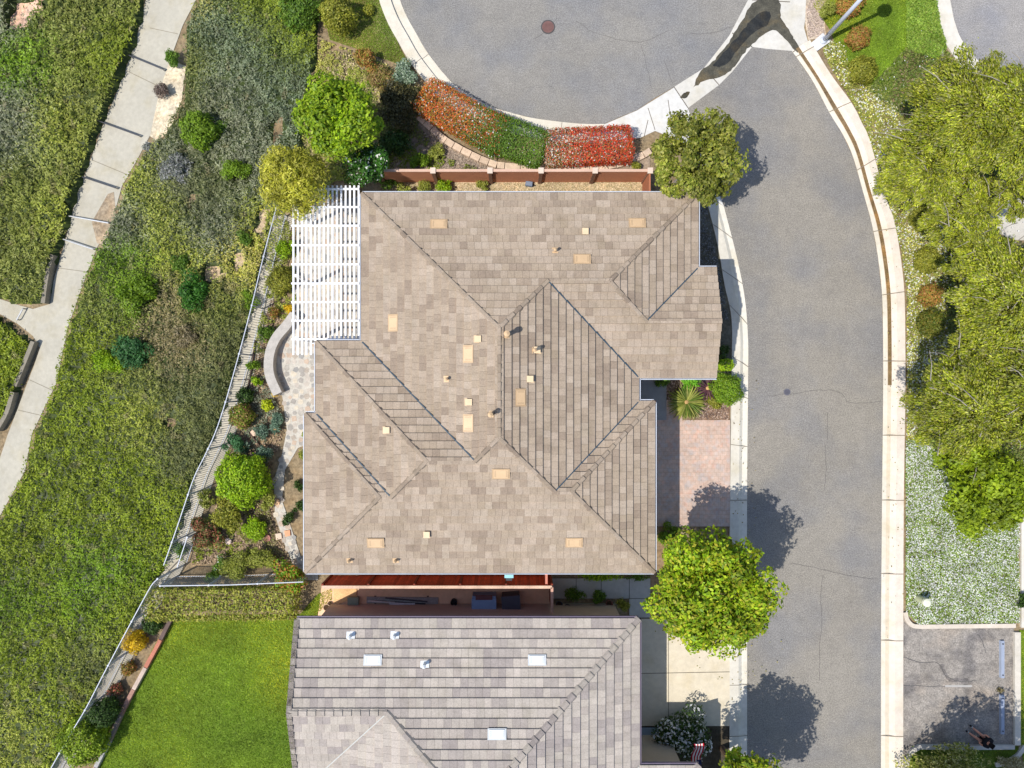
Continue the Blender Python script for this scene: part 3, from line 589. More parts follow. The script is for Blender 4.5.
LIME = [(174, 208, 26), (148, 186, 18), (198, 222, 54), (112, 152, 18)]
LIMEO = [(170, 202, 26), (194, 214, 40), (136, 176, 20), (192, 184, 52), (114, 150, 18)]
OLV = [(156, 164, 48), (180, 184, 74), (124, 138, 38), (194, 190, 96), (104, 120, 34)]
YOL = [(214, 210, 66), (190, 190, 50), (228, 222, 100), (166, 170, 40)]
tree(710, 591, 61, 4.6, 1.7, LIMEO, 'round lime green tree at the kerb between the two driveways', size=.17, nclump=64, per=520, cl=.30, barkc=(130, 112, 92))
tree(696, 160, 50, 4.2, 1.5, OLV, 'olive leaved tree at the end of the brown fence beside the road', size=.15, nclump=70, per=250, cl=.22, barkc=(170, 160, 150))
tree(752, 800, 55, 4.2, 1.7, LIMEO, 'lime green tree at the bottom edge beside the flag', size=.17, nclump=44, per=420, cl=.30)
tree(992, 854, 72, 4.8, 1.9, OLV, 'olive tree below the parking bay casting shade on it', size=.17, nclump=70, per=420, cl=.32)
tree(340, 120, 42, 3.6, 1.5, LIME, 'bright lime green tree above the white pergola', size=.16, nclump=46, per=380, cl=.32)
tree(294, 182, 38, 3.3, 1.3, YOL, 'yellow olive feathery tree overhanging the corner of the pergola', size=.15, nclump=44, per=420, cl=.32, asp=.3)
tree(367, 166, 23, 2.2, .9, [(60, 110, 30), (80, 130, 40), (50, 92, 26)], 'small dark green tree with white flowers beside the house corner', size=.14, nclump=22, per=260, cl=.36, fl=WH, flf=.07)
ACA = [(196, 206, 44), (212, 218, 60), (170, 188, 36), (214, 212, 90), (184, 178, 130), (140, 160, 34), (116, 134, 34)]
GB = (166, 158, 146)
for a in ((962, 112, 60, 5.4, 1.3, 'large feathery acacia with grey limbs below the side street', 66, (940, 140)), (914, 170, 42, 4.2, 1.2, 'feathery acacia leaning to the kerb beside the small round bushes', 52, (930, 180)), (1012, 124, 58, 5.6, 1.4, 'tall feathery acacia at the right edge above the concrete pad', 60, (960, 160)),
          (958, 208, 44, 4.0, 1.0, 'feathery acacia with bare twigs left of the pale concrete pad', 40, (935, 215)),
          (1006, 300, 60, 5.0, 1.4, 'broad feathery acacia right of the trio of round bushes', 66, (985, 330)), (962, 407, 56, 5.0, 1.3, 'feathery acacia reaching the kerb above the white flowers', 60, (945, 400)), (1035, 390, 60, 5.4, 1.4, 'feathery acacia cut by the right edge of the picture', 50, (1000, 380)), (978, 262, 34, 4.2, 1.0, 'small feathery acacia just below the pale concrete pad', 30, (962, 280)), (984, 356, 42, 4.6, 1.1, 'feathery acacia filling the gap between the two broad acacias', 36, (975, 360)), (1012, 196, 26, 4.6, .8, 'wispy acacia overhanging the top of the pale concrete pad', 14, (1000, 180))):
    tree(a[0], a[1], a[2], a[3], a[4], ACA, a[5], size=.12, nclump=int(a[6] * 2.5), per=330, cl=.15, asp=.36, dirs=(-.5, .25, .1), barkc=GB, branches=22, base=a[7], low=.0, jit=.8, twigs=16, fuzz=.045)
tree(979, 487, 50, 4.4, 1.4, [(150, 176, 20), (124, 150, 18), (176, 196, 40)], 'round bright green tree over the white flowering ground cover', size=.15, nclump=50, per=460, cl=.28, barkc=GB, base=(950, 470))

RED = [(200, 70, 44), (214, 96, 54), (170, 60, 36), (120, 110, 40)]
MG = [(96, 132, 34), (120, 150, 50), (74, 108, 26)]; DG = [(60, 90, 30), (80, 108, 40), (46, 72, 26)]; OB = [(146, 150, 44), (168, 164, 62), (116, 124, 36)]; RO_ = [(176, 140, 66), (184, 118, 68), (136, 144, 50)]
LM = [(150, 186, 20), (174, 200, 38), (120, 160, 16)]; YB = [(226, 190, 20), (240, 206, 40), (200, 160, 20)]; BG = [(110, 140, 116), (140, 164, 140), (84, 112, 90)]
# clipped hedges beside the cul-de-sac
HG = [(96, 132, 34), (120, 150, 50), (80, 112, 30)]
bush(463, 119, 46, 1.2, [(222, 104, 46), (230, 130, 56), (190, 84, 40), (130, 134, 50), (150, 130, 50)], 'orange red and white flowered hedge at the left of the cul-de-sac kerb', 'hedge', .085, 1.5, 18, WH, .045, name='hedge', rot=-.52, boxy=True, grad=(HG, .4))
bush(515, 142, 31, 1.2, HG, 'plain green hedge between the two red hedges', 'hedge', .085, 1.5, 18, WH, .01, name='hedge', rot=-.36, boxy=True, grad=([(206, 96, 54), (180, 80, 44), (130, 130, 56), (220, 120, 70)], -.75))
bush(588, 148, 42, 1.2, [(216, 70, 46), (230, 92, 56), (190, 60, 40), (150, 120, 50)], 'bright red hedge ending beside the sidewalk ramp', 'hedge', .085, 1.5, 17, WH, .03, name='hedge', rot=.05, boxy=True, grad=([(190, 120, 70), (130, 140, 60), (200, 96, 60), (240, 236, 220)], -.45))
bush(224, 602, 73, 1.1, [(176, 178, 60), (150, 160, 44), (190, 186, 90), (130, 116, 66), (124, 144, 34)], 'long yellow green clipped hedge along the top of the lawn', 'hedge', .12, 1.6, 15, name='hedge', boxy=True, rot=.01)
B = [
 (338, 14, 17, 1.6, OB, 'dome shaped olive bush on the grass above the lime tree'), (300, 10, 20, 1.2, MG, 'loose mid green bush at the top edge beside the olive dome bush'), (369, 10, 5, .4, OB, 'tiny green tuft right of the olive dome bush'),
 (366, 60, 13, .9, RO_, 'reddish brown bush on the grass near the cul-de-sac kerb'), (383, 79, 14, .8, [(150, 130, 70), (130, 134, 56), (176, 140, 100)], 'brown green spreading bush below the reddish bush'), (407, 74, 13, .9, [(150, 170, 140), (100, 130, 90), (190, 204, 180)], 'silver green bush close to the kerb curve'),
 (401, 106, 23, 1.3, [(84, 80, 44), (66, 66, 40), (100, 92, 54)], 'large dark bronze bush left of the red and white hedge'), (395, 145, 17, .8, DG, 'dark green low bush between the lime tree and the brown fence'), (421, 162, 10, .6, VIV, 'small vivid green bush above the left end of the brown fence'), (436, 152, 9, .5, YG, 'pale yellow green low plant behind the block edging'),
 (199, 130, 18, 1.4, VIV, 'bright green round bush alone on the upper slope'), (236, 172, 14, .9, VIV, 'light green bush left of the yellow olive tree'), (222, 128, 6, .5, MG, 'small green tuft right of the bright round bush'),
 (172, 60, 9, .7, MG, 'green bush hanging over the right edge of the path'), (162, 90, 7, .6, [(140, 120, 110), (110, 96, 84)], 'dry brown bush on the edge of the path'), (150, 148, 7, .5, LIL, 'grey dry tuft beside the bend of the path'),
 (174, 168, 16, .9, LIL, 'grey silvery bush on the slope beside the path'), (195, 289, 18, 1.2, [(60, 112, 30), (44, 92, 24), (80, 130, 40)], 'dark green bush on the slope left of the fence'), (182, 262, 10, .7, MG, 'green bush above the dark green bush on the slope'), (244, 240, 8, .6, MG, 'green tuft on the bare patch near the fence'), (250, 300, 8, .6, VIV, 'green tuft just outside the top of the picket fence'),
 (133, 352, 18, .9, [(80, 130, 70), (60, 104, 56)], 'bluish green bush beside dark hollow on the slope'), (110, 362, 14, .8, LM, 'lime tinted bush on the slope right of the lower path'), (136, 296, 20, 1.1, VIV, 'broad green bush in the middle of the slope'), (185, 335, 12, .7, BRN, 'dry tan bush on the middle of the slope'),
 (285, 249, 10, .9, LM, 'bright green bush touching the left side of the pergola'), (281, 280, 13, .9, OB, 'olive round bush below the bright one beside the pergola'), (275, 312, 6, .5, RO_, 'small rust coloured plant beside the stone wall top'), (290, 309, 5, .5, YB, 'yellow flowering plant at the top of the curved wall'),
 (265, 331, 8, .6, MG, 'broad leaved green plant left of the curved stone wall'), (254, 364, 7, .6, VIV, 'green plant beside the fence near the middle of the curved wall'), (257, 381, 5, .4, LM, 'lime tuft near the lower end of the curved wall'), (245, 396, 8, .6, DG, 'dark green plant above the variegated round bush'),
 (241, 416, 12, .9, [(140, 160, 40), (110, 136, 36), (180, 130, 90)], 'variegated round bush close to the picket fence'), (267, 405, 5, .5, [(200, 210, 30), (180, 196, 20)], 'chartreuse ball shaped plant below the curved wall'), (275, 392, 4, .4, YB, 'orange yellow flower pot plant on the end of the curved wall'),
 (277, 420, 8, .5, BG, 'pale blue green succulent clump beside the patio'), (262, 432, 7, .5, BG, 'blue green rosette clump left of the soil patch'), (234, 444, 10, .6, [(70, 120, 70), (90, 140, 90)], 'teal green low plant above the big lime bush'), (264, 453, 9, .6, BG, 'blue grey succulent in the shade of the big lime bush'),
 (243, 479, 25, 1.9, LM, 'big round lime bush in the middle of the back garden'), (228, 513, 19, 1.2, OB, 'olive bush directly below the big lime bush'), (205, 532, 17, .9, [(150, 100, 70), (90, 110, 50), (120, 130, 70), (190, 110, 90)], 'rose like bush with red flowers beside the fence'), (205, 500, 9, .6, YG, 'pale tuft between the fence and the big lime bush'),
 (268, 500, 9, .7, YG, 'pale green bush beside the stepping path'), (255, 528, 14, .7, LM, 'spreading lime bush above the stone pieces'), (236, 566, 15, .8, YG, 'yellow green bush along the lower garden fence'), (222, 564, 8, .6, MG, 'green bush with white blooms near the lower fence'),
 (265, 560, 14, .9, YG, 'light green bush near the house corner'), (290, 573, 19, 1.4, [(110, 160, 30), (140, 180, 40), (200, 120, 60)], 'lime bush with orange tips at the lower left house corner'), (258, 470, 8, .7, DG, 'dark green plant behind the big lime bush'), (308, 433, 5, .5, YG, 'small yellow plant against the house wall beside the patio'), (304, 455, 6, .6, YG, 'tall yellow green plant against the house wall'), (300, 485, 5, .4, DG, 'dark small plant against the house wall'),
 (134, 641, 11, .9, YB, 'golden yellow round bush inside the lower fence'), (84, 741, 23, 1.7, [(140, 166, 28), (162, 184, 46), (112, 140, 22)], 'large round green bush beside the lower timber edging'), (152, 624, 9, .7, DG, 'dark green bush between hedge and golden bush'), (103, 713, 14, 1.3, DG, 'dark green bush shaded behind the large round bush'), (128, 669, 6, .5, RO_, 'reddish plant below the golden bush'), (116, 690, 8, .4, [(120, 90, 60), (90, 110, 50), (200, 110, 90)], 'low red flowered plant beside the lower edging'),
 (859, 37, 11, .7, RO_, 'red tinted round bush beside the lamp shadow'), (863, 70, 13, .8, OB, 'olive round bush below the red tinted one'), (850, 3, 13, .7, RO_, 'red tinted round bush cut by the top edge'), (826, 12, 9, .8, YG, 'loose lime bush left of the lamp pole'),
 (925, 218, 14, .8, OB, 'uppermost olive round bush of the right verge column'), (928, 260, 13, .8, OB, 'olive ball bush above the two lower round bushes'), (931, 295, 11, .7, RO_, 'smallest rusty round bush in the middle of the verge column'), (932, 323, 13, .8, [(110, 120, 36), (140, 130, 50), (84, 104, 30)], 'lowest dark olive round bush of the verge column'),
 (727, 389, 15, 1.1, [(120, 160, 30), (150, 180, 50), (96, 130, 24)], 'round green bush at the sidewalk beside the spiky palm'), (725, 365, 7, .8, LM, 'small clipped lime hedge above the round bush'), (690, 383, 13, .6, [(150, 210, 60), (120, 190, 50)], 'bright green low plants under the right gable eave'), (663, 381, 7, .5, MG, 'green plant in the entry corner'), (716, 400, 8, .5, OB, 'sparse low plant on the mulch below the round bush'), (722, 352, 7, .7, DG, 'dark green shrub shaded by the right gable'),
 (687, 736, 28, 1.3, DG, 'white rose bush beside the flag'),
 (668, 534, 13, .6, VIV, 'green clipped plant at the lower end of the paver driveway'), (576, 594, 11, .5, MG, 'green plants beside the side path'), (600, 596, 8, .5, MG, 'leafy green plant on the green utility pad edge'), (623, 604, 7, .6, OB, 'olive plant at the corner of the side path'), (598, 576, 22, .4, LM, 'row of lime plants along the lower eave of the big house'), (640, 577, 12, .3, MG, 'thin green plants under the lower right eave corner'),
 (950, 764, 48, 1.2, [(190, 190, 90), (140, 150, 50), (214, 206, 140), (110, 120, 40)], 'yellow variegated hedge below the parking bay'), (1012, 764, 12, .6, [(200, 190, 150), (150, 140, 90)], 'pale flowering bush in the lower right corner'), (1000, 690, 3, .2, BRN, 'dry weed tuft between the wheel stops'), (1025, 600, 8, .5, DG, 'small bush on the right edge above the grass strip'),
 (405, 190, 7, .6, YG, 'yellow green plant at the left behind the brown fence'), (425, 186, 8, .6, YG, 'second pale plant from the left behind the brown fence'), (443, 186, 8, .6, LM, 'lime plant behind the second fence panel'), (388, 182, 8, .5, MG, 'green plant at the left end post of the brown fence'), (482, 186, 6, .4, YG, 'last pale plant behind the brown fence near the third post'), (636, 166, 6, .5, OB, 'brownish tuft at the right end of the brown fence'),
 (275, 345, 4, .3, LM, 'tiny lime sprout left of the curved wall'), (212, 576, 9, .3, MG, 'low weeds at the foot of the lower fence'), (181, 551, 7, .3, MG, 'low weeds in the lower fence corner'), (288, 520, 7, .5, DG, 'dark plant in the bend of the stepping path'), (299, 508, 6, .5, DG, 'shaded plant between the stepping path and the wall'),
]
for i, (x, y, r, h, c, lab) in enumerate(B):
    fl = None; ff = 0
    if 'white rose' in lab or 'white blooms' in lab: fl, ff = WH, .12
    big = 'rose bush' in lab
    bush(x, y, r, h, c, lab, size=.12 if r > 15 else .09, dens=1.7 if 'round' in lab or 'golden' in lab else 1.3, fl=fl, flf=ff, ryp=next((v_ for k_, v_ in {'row of lime': 4, 'thin green': 3, 'yellow var': 17, 'small clip': 5, 'bright green low': 9, 'green plants be': 6}.items() if lab.startswith(k_)), None), boxy=lab.startswith('small clip'))
pebbles([(731, 380), (760, 380), (752, 700), (731, 700)], 130, 'fallen leaves and grit along the left gutter of the road', [(150, 130, 70), (110, 96, 66), (176, 160, 90)], .115, .06)
pebbles([(884, 200), (893, 230), (902, 380), (902, 640), (880, 640), (880, 380)], 70, 'fallen leaves along the right kerb', [(150, 130, 70), (120, 110, 60), (176, 160, 90)], .125, .06)
pebbles([(640, 620), (760, 540), (800, 640), (740, 700)], 90, 'fallen leaves around the round lime tree', [(160, 150, 60), (130, 130, 50), (186, 170, 80)], .12, .07)
# spiky plants
def rosette(px, py, rp, h, n, cols, label, name, cat, width=.07, z=.08, arch=.6):
    g = P(px, py, h * .4); k = 1 / 21; r = rp * k; rt = root(name, label, cat, (g[0], g[1], z)); mb = MB()
    for i in range(n):
        a = i * 2.39996; el = .15 + 1.0 * (1 - i / n); L = r * rnd.uniform(.85, 1.1); pts = []; c = palette(cols, 1)[0]
        pv = None
        for s in range(6):
            t = s / 5; rr = L * t * math.cos(el * (1 - .5 * t)); zz = z + .15 + h * (math.sin(el) * t - arch * (1 - .6 * el) * t * t * .8) + .05
            ctr = np.array([g[0] + rr * math.cos(a), g[1] + rr * math.sin(a), max(z + .02, zz)]); wd = width * (1 - t) ** .6 * (.5 + t) + .004
            sd_ = np.array([-math.sin(a), math.cos(a), 0]) * wd
            cur = (ctr - sd_, ctr + [0, 0, -.02], ctr + sd_)
            if pv: mb.face([pv[0], pv[1], cur[1], cur[0]], c); mb.face([pv[1], pv[2], cur[2], cur[1]], c)
            pv = cur
    mb.build('frond', LEAF, rt); m2 = MB(); m2.lathe(g[0], g[1], [(.14, z - .03), (.15, z + .2), (.08, z + .3), (.01, z + .34)], S(216, 176, 120), 10); m2.build('heart', BARK, rt)
rosette(686, 402, 20, .6, 80, [(160, 170, 70), (190, 190, 100), (110, 136, 50)], 'spiky sago palm on the mulch bed above the paver driveway', 'sago_palm', 'palm', .05)
rosette(707, 388, 15, .5, 40, [(110, 70, 90), (150, 110, 110), (84, 60, 80)], 'purple leaved spiky plant right of the sago palm', 'flax_plant', 'plant', .045)
zonesG = [(250, 400, 20, GRY), (240, 560, 30, GRN), (270, 540, 20, BRN), (220, 520, 20, YG), (275, 320, 20, YG), (255, 450, 20, BLU), (330, 100, 40, YG), (400, 100, 30, OLD), (320, 60, 20, YEL), (400, 170, 20, GRN)]
def weeds(poly, n, label, lim=.55):
    px = sample_region(poly, n); x, y, z0_ = to_ground(px); k_ = vnoise(x, y, 1.7, 21) * .5 + vnoise(x, y, 5, 22) * .5 > lim; px, x, y = px[k_], x[k_], y[k_]
    hh = .25 * vnoise(x, y, 4, 23) * rng.uniform(.3, 1, len(x)); Q = leaf_quads(np.stack([x, y, hh + .02], 1), np.tile([0, 0, 1.], (len(x), 1)), .1, .45, .6)
    tag(mkquads('weeds', Q, np.clip(zone_colors(px, zonesG, 12) * 1.4, 0, .7), LEAF, None, np.zeros(3)), label, 'weeds', None, 'stuff')
weeds([(262, 570), (176, 560), (215, 490), (240, 420), (258, 330), (270, 290), (292, 290), (278, 330), (266, 370), (284, 420), (268, 470), (272, 520), (290, 570)], 15000, 'patchy low growth between the shrubs of the back garden', .46)
weeds([(270, 215), (300, 215), (296, 320), (262, 320)], 4000, 'patchy growth left of the pergola', .5)
weeds([(322, 40), (380, 62), (425, 95), (418, 125), (440, 155), (500, 176), (400, 181), (310, 200), (285, 200), (300, 150), (312, 90)], 24000, 'tangled low growth beneath the trees left of the red and white hedge', .45)
rosette(246, 447, 7, .3, 18, BG, 'small teal agave in the soil near the fence', 'agave', 'plant', .06, 0)
rosette(276, 428, 7, .3, 20, BG, 'pale agave rosette at the edge of the patio', 'agave', 'plant', .06, 0)

# =====================================================================
#                            BUILDINGS
# =====================================================================
def clip(poly, axis, val, keep_greater):
    out = []
    for i in range(len(poly)):
        a, b = poly[i], poly[(i + 1) % len(poly)]; da = (a[axis] - val) * (1 if keep_greater else -1); db = (b[axis] - val) * (1 if keep_greater else -1)
        if da >= 0: out.append(a)
        if (da > 0 > db) or (da < 0 < db): t = da / (da - db); out.append((a[0] + (b[0] - a[0]) * t, a[1] + (b[1] - a[1]) * t))
    return out
class Roof:
    def __init__(s, z0, sl, planes): s.z0 = z0; s.sl = sl; s.pl = planes   # name -> (nx, ny, c): dist = nx*x+ny*y+c
    def dist(s, n, x, y): a = s.pl[n]; return a[0] * x + a[1] * y + a[2]
    def v(s, *ns):
        if len(ns) == 2:
            A = np.array([s.pl[n][:2] for n in ns]); b = -np.array([s.pl[n][2] for n in ns]); x, y = np.linalg.solve(A, b); return np.array([x, y, s.z0])
        a, b, c = (s.pl[n] for n in ns); A = np.array([[a[0] - b[0], a[1] - b[1]], [a[0] - c[0], a[1] - c[1]]]); r = np.array([b[2] - a[2], c[2] - a[2]])
        x, y = np.linalg.lstsq(A, r, rcond=None)[0]; return np.array([x, y, s.z0 + s.sl * s.dist(ns[0], x, y)])
def edge_c(kind, px):                                                   # plane from an eave's place in the picture
    pass
def tile_face(mb, rf, name, poly, cols, expo, tw, thick=.04, contrast=1.0, seed=0):
    r = random.Random(seed); nx_, ny_, c = rf.pl[name]; e = np.array([ny_, -nx_]); n = np.array([nx_, ny_]); o = -c * n
    uv = [(float(np.dot(p[:2] - o, e)), float(rf.dist(name, p[0], p[1]))) for p in poly]
    us = [u for u, v in uv]; vs_ = [v for u, v in uv]; hx = expo
    nr = int((max(vs_) + .06) / hx) + 1
    def W3(u, v, l): q = o + e * u + n * v; return np.array([q[0], q[1], rf.z0 + rf.sl * v + l])
    base = [W3(u, v, 0) for u, v in uv]; mb.sheet([tuple(p) for p in base], tuple(np.array(cols[0]) * .8))
    for row in range(nr):
        v0 = row * hx - (.05 if row == 0 else 0); v1 = (row + 1) * hx + .0
        band_ = clip(clip(uv, 1, max(v0, 0) if row else -1, True), 1, v1, False)
        if row == 0: band_ = [(u, v if v > 1e-6 else v0) for u, v in band_]
        if len(band_) < 3: continue
        u = min(q[0] for q in band_) - r.uniform(0, tw); um = max(q[0] for q in band_); tone = r.choice(cols); run = r.randint(1, 2); jg = r.uniform(-.006, .006)
        while u < um:
            if run <= 0: tone = r.choice(cols); run = r.choice((1, 1, 1, 2, 2))
            run -= 1; u1 = u + tw
            pc = clip(clip(band_, 0, u + .003, True), 0, u1 - .003, False)
            if len(pc) >= 3:
                k = r.uniform(.95, 1.05); cc = tuple(np.array(tone) * k); jj = r.uniform(-.003, .003); rd = thick
                f = lambda q: .012 + (rd + jj) * (1 - (q[1] - v0) / (v1 - v0))
                top = [W3(q[0], q[1] + jg, f(q)) for q in pc]
                nn = np.cross(top[1] - top[0], top[2] - top[0])
                mb.sheet([tuple(p) for p in top], cc)
                for i in range(len(pc)):
                    a, b = pc[i], pc[(i + 1) % len(pc)]
                    if abs(a[1] - v0) < 1e-4 and abs(b[1] - v0) < 1e-4:
                        A_, B_ = top[i], top[(i + 1) % len(pc)]; mb.face([A_, B_, B_ - [0, 0, rd + .03], A_ - [0, 0, rd + .03]], cc)
            u = u1
def caps(rt, segs, cols, name='ridge_cap', ws=1.0):
    for a, b in segs:
        mb = MB()
        a = np.array(a, float); b = np.array(b, float)
        if a[2] > b[2]: a, b = b, a
        d = b - a; L = np.linalg.norm(d); d /= L; n = max(1, int(L / .36)); sdv = np.cross(d, (0, 0, 1)); sdv /= np.linalg.norm(sdv); up = np.cross(sdv, d)
        for i in range(n):
            p0 = a + d * (L * i / n - .02); p1 = a + d * (L * (i + 1) / n + .04); l0 = .115; l1 = .06; w = .13 * ws; c = tuple(np.array(rnd.choice(cols)) * rnd.uniform(.9, 1.08))
            q0 = [p0 - sdv * w + up * (l0 - .115), p0 - sdv * w * .45 + up * l0, p0 + sdv * w * .45 + up * l0, p0 + sdv * w + up * (l0 - .115)]
            q1 = [p1 - sdv * w + up * (l1 - .115), p1 - sdv * w * .45 + up * l1, p1 + sdv * w * .45 + up * l1, p1 + sdv * w + up * (l1 - .115)]
            mb.mesh(q0 + q1, [(0, 1, 5, 4), (1, 2, 6, 5), (2, 3, 7, 6), (3, 2, 1, 0), (4, 5, 6, 7)], c)
        mb.build(name, TILE, rt)
def poly_offset(pts, d):                                                # inward positive for counter-clockwise outlines
    n = len(pts); out = []
    for i in range(n):
        p0, p1, p2 = (np.array(pts[(i + k) % n][:2], float) for k in (-1, 0, 1)); t1 = p1 - p0; t1 /= np.linalg.norm(t1); t2 = p2 - p1; t2 /= np.linalg.norm(t2)
        n1 = np.array([-t1[1], t1[0]]); n2 = np.array([-t2[1], t2[0]]); k = d / max(.3, 1 + np.dot(n1, n2)); out.append(p1 + (n1 + n2) * k)
    return out
def shell(rt, outline, z0, wallc, inset=.5, fas=S(200, 205, 215)):      # outline: (x,y,ztop) ccw ; walls, soffit and fascia
    o2 = [np.array(p, float) for p in outline]
    area = sum(o2[i][0] * o2[(i + 1) % len(o2)][1] - o2[(i + 1) % len(o2)][0] * o2[i][1] for i in range(len(o2)))
    if area < 0: o2 = o2[::-1]
    mb = MB(); mb.sheet([(p[0], p[1], z0 - .18) for p in o2], S(210, 205, 195))
    for i in range(len(o2)):
        a, b = o2[i], o2[(i + 1) % len(o2)]; mb.face([(a[0], a[1], z0 - .18), (b[0], b[1], z0 - .18), (b[0], b[1], b[2] - .01), (a[0], a[1], a[2] - .01)], fas)
    mb.build('soffit', PAINT, rt)
    flat = [p for p in o2 if p[2] <= z0 + .01]; w = poly_offset(flat, inset); m = MB()
    for i in range(len(w)):
        a, b = w[i], w[(i + 1) % len(w)]; m.face([(a[0], a[1], -.1), (b[0], b[1], -.1), (b[0], b[1], z0 - .17), (a[0], a[1], z0 - .17)], wallc)
    m.build('wall', STUC, rt); return w
def gutter(rt, segs, z, c=S(215, 222, 235), w=.11):
    mb = MB()
    for a, b in segs:
        a = np.array([a[0], a[1], 0.]); b = np.array([b[0], b[1], 0.]); t = (b - a) / np.linalg.norm(b - a); n = np.array([t[1], -t[0], 0])   # outside is to the right of a->b
        A = a - t * .0 + n * .005; B_ = b + n * .005
        for o0, o1, za, zb in ((0, w, z - .10, z - .10), (w, w, z - .10, z + .02), (w, w - .03, z + .02, z + .02), (w - .03, w - .03, z + .02, z - .07), (w - .03, 0, z - .07, z - .07), (0, 0, z - .10, z + .01), (0, .02, z + .01, z + .01)):
            mb.face([A + n * o0 + [0, 0, za], B_ + n * o0 + [0, 0, za], B_ + n * o1 + [0, 0, zb], A + n * o1 + [0, 0, zb]], c)
    mb.build('gutter', PAINT, rt)
def valley(rt, segs, c=S(66, 92, 110, .6)):
    for a, b in segs:
        mb = MB(); a = np.array(a, float); b = np.array(b, float); d = b - a; d /= np.linalg.norm(d); sdv = np.cross(d, (0, 0, 1)); sdv /= np.linalg.norm(sdv)
        w = .024; mb.face([a - sdv * w + [0, 0, .097], a + sdv * w + [0, 0, .097], b + sdv * w + [0, 0, .097], b - sdv * w + [0, 0, .097]], c); mb.build('valley_flashing', PAINT, rt)

# ---- the big house ----
z0 = 3.6; K = (1 - z0 / H) / 21
ex = lambda p: (p - CX) * K; ey = lambda p: (CY - p) * K
pl = dict(N=(0, -1, ey(194)), S=(0, 1, -ey(571.5)), W1=(1, 0, -ex(362.5)), E1=(-1, 0, ex(637.8)), S1=(0, 1, -ey(377)), E2=(-1, 0, ex(697)), GN=(0, -1, ey(268.5)),
          N3=(0, -1, ey(402)), E3=(-1, 0, ex(653.8)), N2=(0, -1, ey(342)), W2=(1, 0, -ex(317)), N4=(0, -1, ey(414)), W3=(1, 0, -ex(306)))
rf = Roof(z0, .335, pl); v = rf.v; gxE = ex(716.5)
gy = (ey(377) + ey(268.5)) / 2; gzr = z0 + .335 * (ey(268.5) - gy)
gA = np.array([gxE, ey(268.5), z0]); gR = np.array([gxE, gy, gzr]); gB = np.array([gxE, ey(377), z0])
faces = dict(
 N=[v('N', 'W1'), v('N', 'W1', 'E1'), v('N', 'S1', 'E1'), v('N', 'S1', 'E2'), v('N', 'E2')],
 W1=[v('N', 'W1'), v('N', 'W1', 'E1'), v('W1', 'E1', 'S'), v('W1', 'N2', 'S'), v('W1', 'N2')],
 E1=[v('N', 'W1', 'E1'), v('N', 'S1', 'E1'), v('S1', 'E1'), v('E1', 'N3'), v('E1', 'N3', 'S'), v('W1', 'E1', 'S')],
 S1=[v('N', 'S1', 'E1'), v('N', 'S1', 'E2'), v('S1', 'E2', 'GN'), gR, gB, v('S1', 'E1')],
 E2=[v('N', 'E2'), v('N', 'S1', 'E2'), v('S1', 'E2', 'GN'), v('E2', 'GN')],
 GN=[v('E2', 'GN'), v('S1', 'E2', 'GN'), gR, gA],
 N3=[v('E1', 'N3'), v('E1', 'N3', 'S'), v('N3', 'E3', 'S'), v('N3', 'E3')],
 E3=[v('N3', 'E3'), v('N3', 'E3', 'S'), v('E3', 'S')],
 S=[v('W3', 'S'), v('N4', 'W3', 'S'), v('W2', 'N4', 'S'), v('N2', 'W2', 'S'), v('W1', 'N2', 'S'), v('W1', 'E1', 'S'), v('E1', 'N3', 'S'), v('N3', 'E3', 'S'), v('E3', 'S')],
 W3=[v('N4', 'W3'), v('N4', 'W3', 'S'), v('W3', 'S')], N4=[v('N4', 'W3'), v('N4', 'W3', 'S'), v('W2', 'N4', 'S'), v('W2', 'N4')],
 W2=[v('N2', 'W2'), v('N2', 'W2', 'S'), v('W2', 'N4', 'S'), v('W2', 'N4')], N2=[v('N2', 'W2'), v('N2', 'W2', 'S'), v('W1', 'N2', 'S'), v('W1', 'N2')])
TC = [S(r_, g_, b_, .70) for r_, g_, b_ in ((187, 169, 149), (182, 164, 143), (191, 173, 154), (185, 167, 147), (168, 150, 132), (188, 170, 150), (179, 161, 141), (192, 175, 156), (174, 156, 137))]
house = root('house', 'large tan tiled hip roof house filling the middle of the picture', 'house', (0, 0, 0))
mb = MB()
for i, (k, p) in enumerate(faces.items()): tile_face(mb, rf, k, p, TC, .315, .30, .075, seed=i + 3)
roof = mb.build('roof', TILE, house)
hips = [(v('N', 'W1'), v('N', 'W1', 'E1')), (v('N', 'W1', 'E1'), v('W1', 'E1', 'S')), (v('N', 'W1', 'E1'), v('N', 'S1', 'E1')), (v('N', 'E2'), v('N', 'S1', 'E2')), (v('N', 'S1', 'E2'), v('S1', 'E2', 'GN')),
        (v('W1', 'E1', 'S'), v('E1', 'N3', 'S')), (v('N3', 'E3', 'S'), v('N3', 'E3')), (v('N3', 'E3', 'S'), v('E3', 'S')), (v('W1', 'E1', 'S'), v('W1', 'N2', 'S')), (v('N2', 'W2', 'S'), v('N2', 'W2')),
        (v('N2', 'W2', 'S'), v('W2', 'N4', 'S')), (v('N4', 'W3', 'S'), v('N4', 'W3')), (v('N4', 'W3', 'S'), v('W3', 'S'))]
caps(house, hips, [tuple(np.array(t_) * .88) for t_ in TC])
valley(house, [(v('N', 'S1', 'E1'), v('S1', 'E1')), (v('E1', 'N3', 'S'), v('E1', 'N3')), (v('S1', 'E2', 'GN'), v('E2', 'GN')), (v('W1', 'N2', 'S'), v('W1', 'N2')), (v('W2', 'N4', 'S'), v('W2', 'N4'))])
